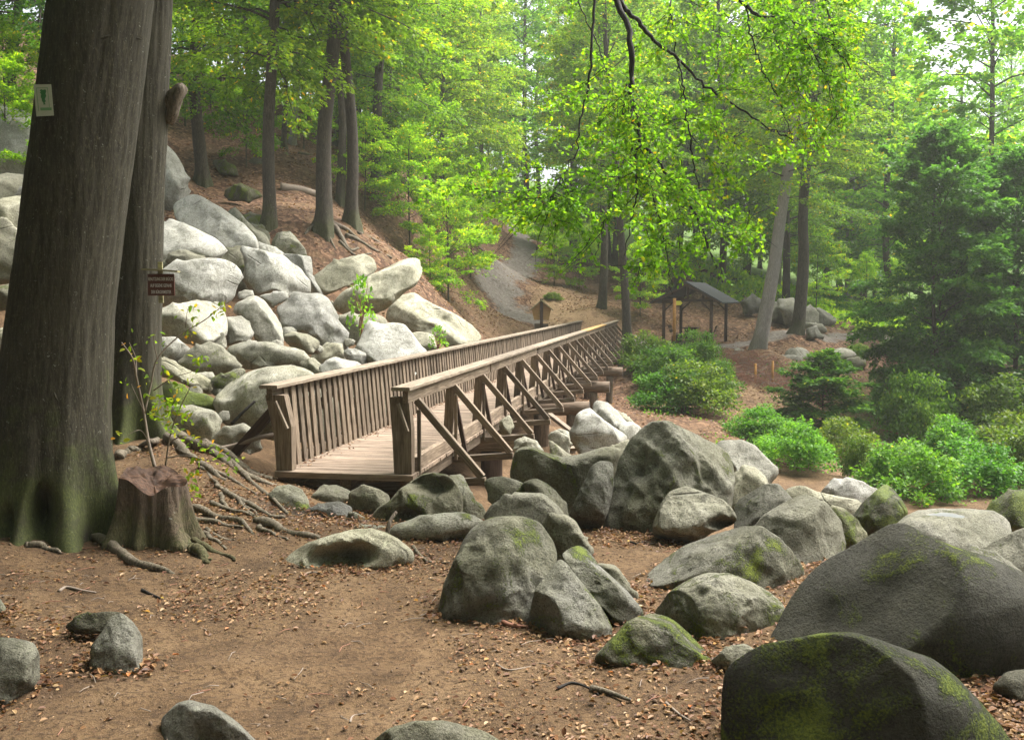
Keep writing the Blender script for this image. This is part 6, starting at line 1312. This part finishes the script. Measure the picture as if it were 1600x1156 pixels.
for lab, pix, r0, r1, mt in [('pale forked stick lying left on the trodden soil', [(92, 930), (105, 925), (130, 925), (150, 927)], .016, .008, 'twig_grey'), ('short dark stick below the fallen root', [(222, 926), (235, 931), (250, 936)], .015, .008, 'twig'), ('curved dark branch half buried at the lower middle', [(870, 1078), (895, 1076), (925, 1080), (935, 1092)], .011, .005, 'twig'), ('flat grey root surfacing at the lower middle', [(925, 1080), (950, 1092), (985, 1106)], .026, .012, 'bark_root'), ('crooked twig near the lower right leaves', [(1040, 1112), (1060, 1128), (1078, 1136)], .012, .005, 'twig_grey'), ('brown stick under the tall dark boulder', [(782, 974), (800, 982), (824, 984)], .022, .01, 'twig_brown'),
        ('grey root end beside the hollowed rock', [(645, 858), (655, 868), (668, 880)], .022, .014, 'bark_root'), ('thin stick left of the tall dark boulder', [(670, 880), (690, 881), (702, 884)], .014, .008, 'bark_root'), ('short twig before the hollowed rock', [(472, 904), (485, 898), (500, 897)], .012, .006, 'twig_grey'), ('dark twig lying in the leaf strewn gap', [(985, 852), (996, 851), (1006, 849)], .014, .006, 'twig'), ('bent thin twig at the lower left', [(547, 1135), (552, 1122), (572, 1118)], .008, .004, 'twig_grey'), ('forked twig on the soil below the split rock', [(776, 1045), (795, 1055), (830, 1050)], .009, .004, 'twig_grey')]:
    stick('stick', lab, ground_pts(pix, r0 * .6), r0, r1, mt)
# upright stick leaning on the long low boulder; driftwood by the left outriggers
stick('stick', 'reddish stick leaning on the long low boulder', [P(605, 836, 10.75), P(609, 815, 10.8), P(619, 800, 10.9)], .026, .018, 'bark_root')
stick('stick', 'grey bent branch lying left of the deck', [P(330, 705, 14.3), P(365, 697, 14.3), P(400, 685, 14.2), P(432, 678, 14.3)], .045, .03, 'twig_grey')
stick('stick', 'dark pole leaning on the very broad flat boulder', [P(362, 662, 15.6), P(380, 644, 15.6), P(399, 626, 15.7)], .03, .02, 'twig')
# green ground cover
n = 26000; x = np.concatenate([g.uniform(-14, 10, n), g.uniform(13, 46, n)]); y = np.concatenate([g.uniform(82, 120, n), g.uniform(60, 85, n)])
z = H(x, y) + abs(g.normal(0, .22, 2 * n)); V, F = leaves_geo(np.stack([x, y, z], 1), nrm(g.normal(0, 1, (2 * n, 3)) + np.array([0, 0, .5])), nrm(np.array([[0, 0, 1.]]) + g.normal(0, .5, (2 * n, 3))), g.uniform(.2, .5, 2 * n), .5)
mb = MB(); mb.add(V, F, 0, np.repeat(np.clip(g.normal(.5, .2, 2 * n), 0, .84), 4)); tag(link('undergrowth', mb.mesh('undergrowth', M['leaf']), None, None, (1.8, 1.5, .8, 1)), 'bright green undergrowth on the far forest floor', None, None, 'stuff')
n = 9000; x = g.uniform(4.5, 20, n); y = g.uniform(24, 47, n); k = fbm(np.stack([x * .5, y * .5, 0 * x], 1), 3, 70); ok = k > -.1; x, y = x[ok], y[ok]; n = len(x)
z = H(x, y) + abs(g.normal(0, .07, n)); V, F = leaves_geo(np.stack([x, y, z], 1), nrm(g.normal(0, 1, (n, 3)) + np.array([0, 0, .3])), nrm(np.array([[0, 0, 1.]]) + g.normal(0, .5, (n, 3))), g.uniform(.06, .14, n), .6)
mb = MB(); mb.add(V, F, 0, np.repeat(np.clip(g.normal(.5, .2, n), 0, .84), 4)); tag(link('undergrowth', mb.mesh('undergrowth', M['leaf_shrub']), None, None, (1.3, 1.3, .9, 1)), 'low green plants covering the bank of the gully', None, None, 'stuff')

# ================================================================== AIR, LIGHT, CAMERA
HD = .0007
m = bpy.data.materials.new('forest_haze'); m.use_nodes = True; nt = m.node_tree; nt.nodes.clear()
o_ = nt.nodes.new('ShaderNodeOutputMaterial'); pv = nt.nodes.new('ShaderNodeVolumePrincipled'); pv.inputs['Density'].default_value = HD; pv.inputs['Color'].default_value = (.97, 1.0, .90, 1); pv.inputs['Anisotropy'].default_value = .35
nt.links.new(pv.outputs[0], o_.inputs['Volume'])
zlo = float(zf.min()) - 1.0; ztop = float(zf.max()) + 32
mb = MB(); mb.add(box_v(-156, 156, -52, 216, zlo, ztop), BOXF)
HAZE = tag(link('haze', mb.mesh('haze', m, False)), 'pale morning haze between the trees', None, None, 'stuff')
SUN_EL, SUN_AZ = 60, 62      # azimuth measured clockwise from straight ahead
w = bpy.data.worlds.new('World'); SC.world = w; w.use_nodes = True; nt = w.node_tree; nt.nodes.clear()
ow = nt.nodes.new('ShaderNodeOutputWorld'); bg = nt.nodes.new('ShaderNodeBackground'); sk = nt.nodes.new('ShaderNodeTexSky'); hs = nt.nodes.new('ShaderNodeHueSaturation')
sk.sky_type = 'NISHITA'; sk.sun_disc = False; sk.sun_elevation = R(SUN_EL); sk.sun_rotation = R(SUN_AZ); sk.dust_density = 4.0; sk.air_density = 1.0
hs.inputs['Saturation'].default_value = .30
nt.links.new(sk.outputs[0], hs.inputs['Color']); nt.links.new(hs.outputs[0], bg.inputs[0]); nt.links.new(bg.outputs[0], ow.inputs[0]); bg.inputs[1].default_value = .11
sl_ = bpy.data.lights.new('overcast_sun', 'SUN'); sl_.energy = 3.8; sl_.angle = R(40); sl_.color = (1, .96, .90)
so_ = bpy.data.objects.new('overcast_sun', sl_); COL.objects.link(so_)
sv = Vector((math.sin(R(SUN_AZ)) * math.cos(R(SUN_EL)), math.cos(R(SUN_AZ)) * math.cos(R(SUN_EL)), math.sin(R(SUN_EL))))
so_.rotation_euler = sv.to_track_quat('Z', 'Y').to_euler(); so_.location = (20, 20, 40)
cd = bpy.data.cameras.new('camera'); cd.sensor_width = 36; cd.lens = 36 * F_PX / 1600; cd.clip_start = .1; cd.clip_end = 2000
co = bpy.data.objects.new('camera', cd); COL.objects.link(co); co.location = (0, 0, CAM_Z); co.rotation_euler = (math.pi / 2 - PITCH, 0, 0); SC.camera = co
SC.view_settings.view_transform = 'Standard'; SC.view_settings.look = 'None'; SC.view_settings.gamma = 1; SC.view_settings.exposure = EXPOSURE
cy_ = SC.cycles; cy_.max_bounces = 5; cy_.diffuse_bounces = 3; cy_.glossy_bounces = 2; cy_.transmission_bounces = 4; cy_.volume_bounces = 0; cy_.transparent_max_bounces = 4; cy_.use_denoising = True
cy_.sample_clamp_indirect = 8; cy_.caustics_reflective = False; cy_.caustics_refractive = False
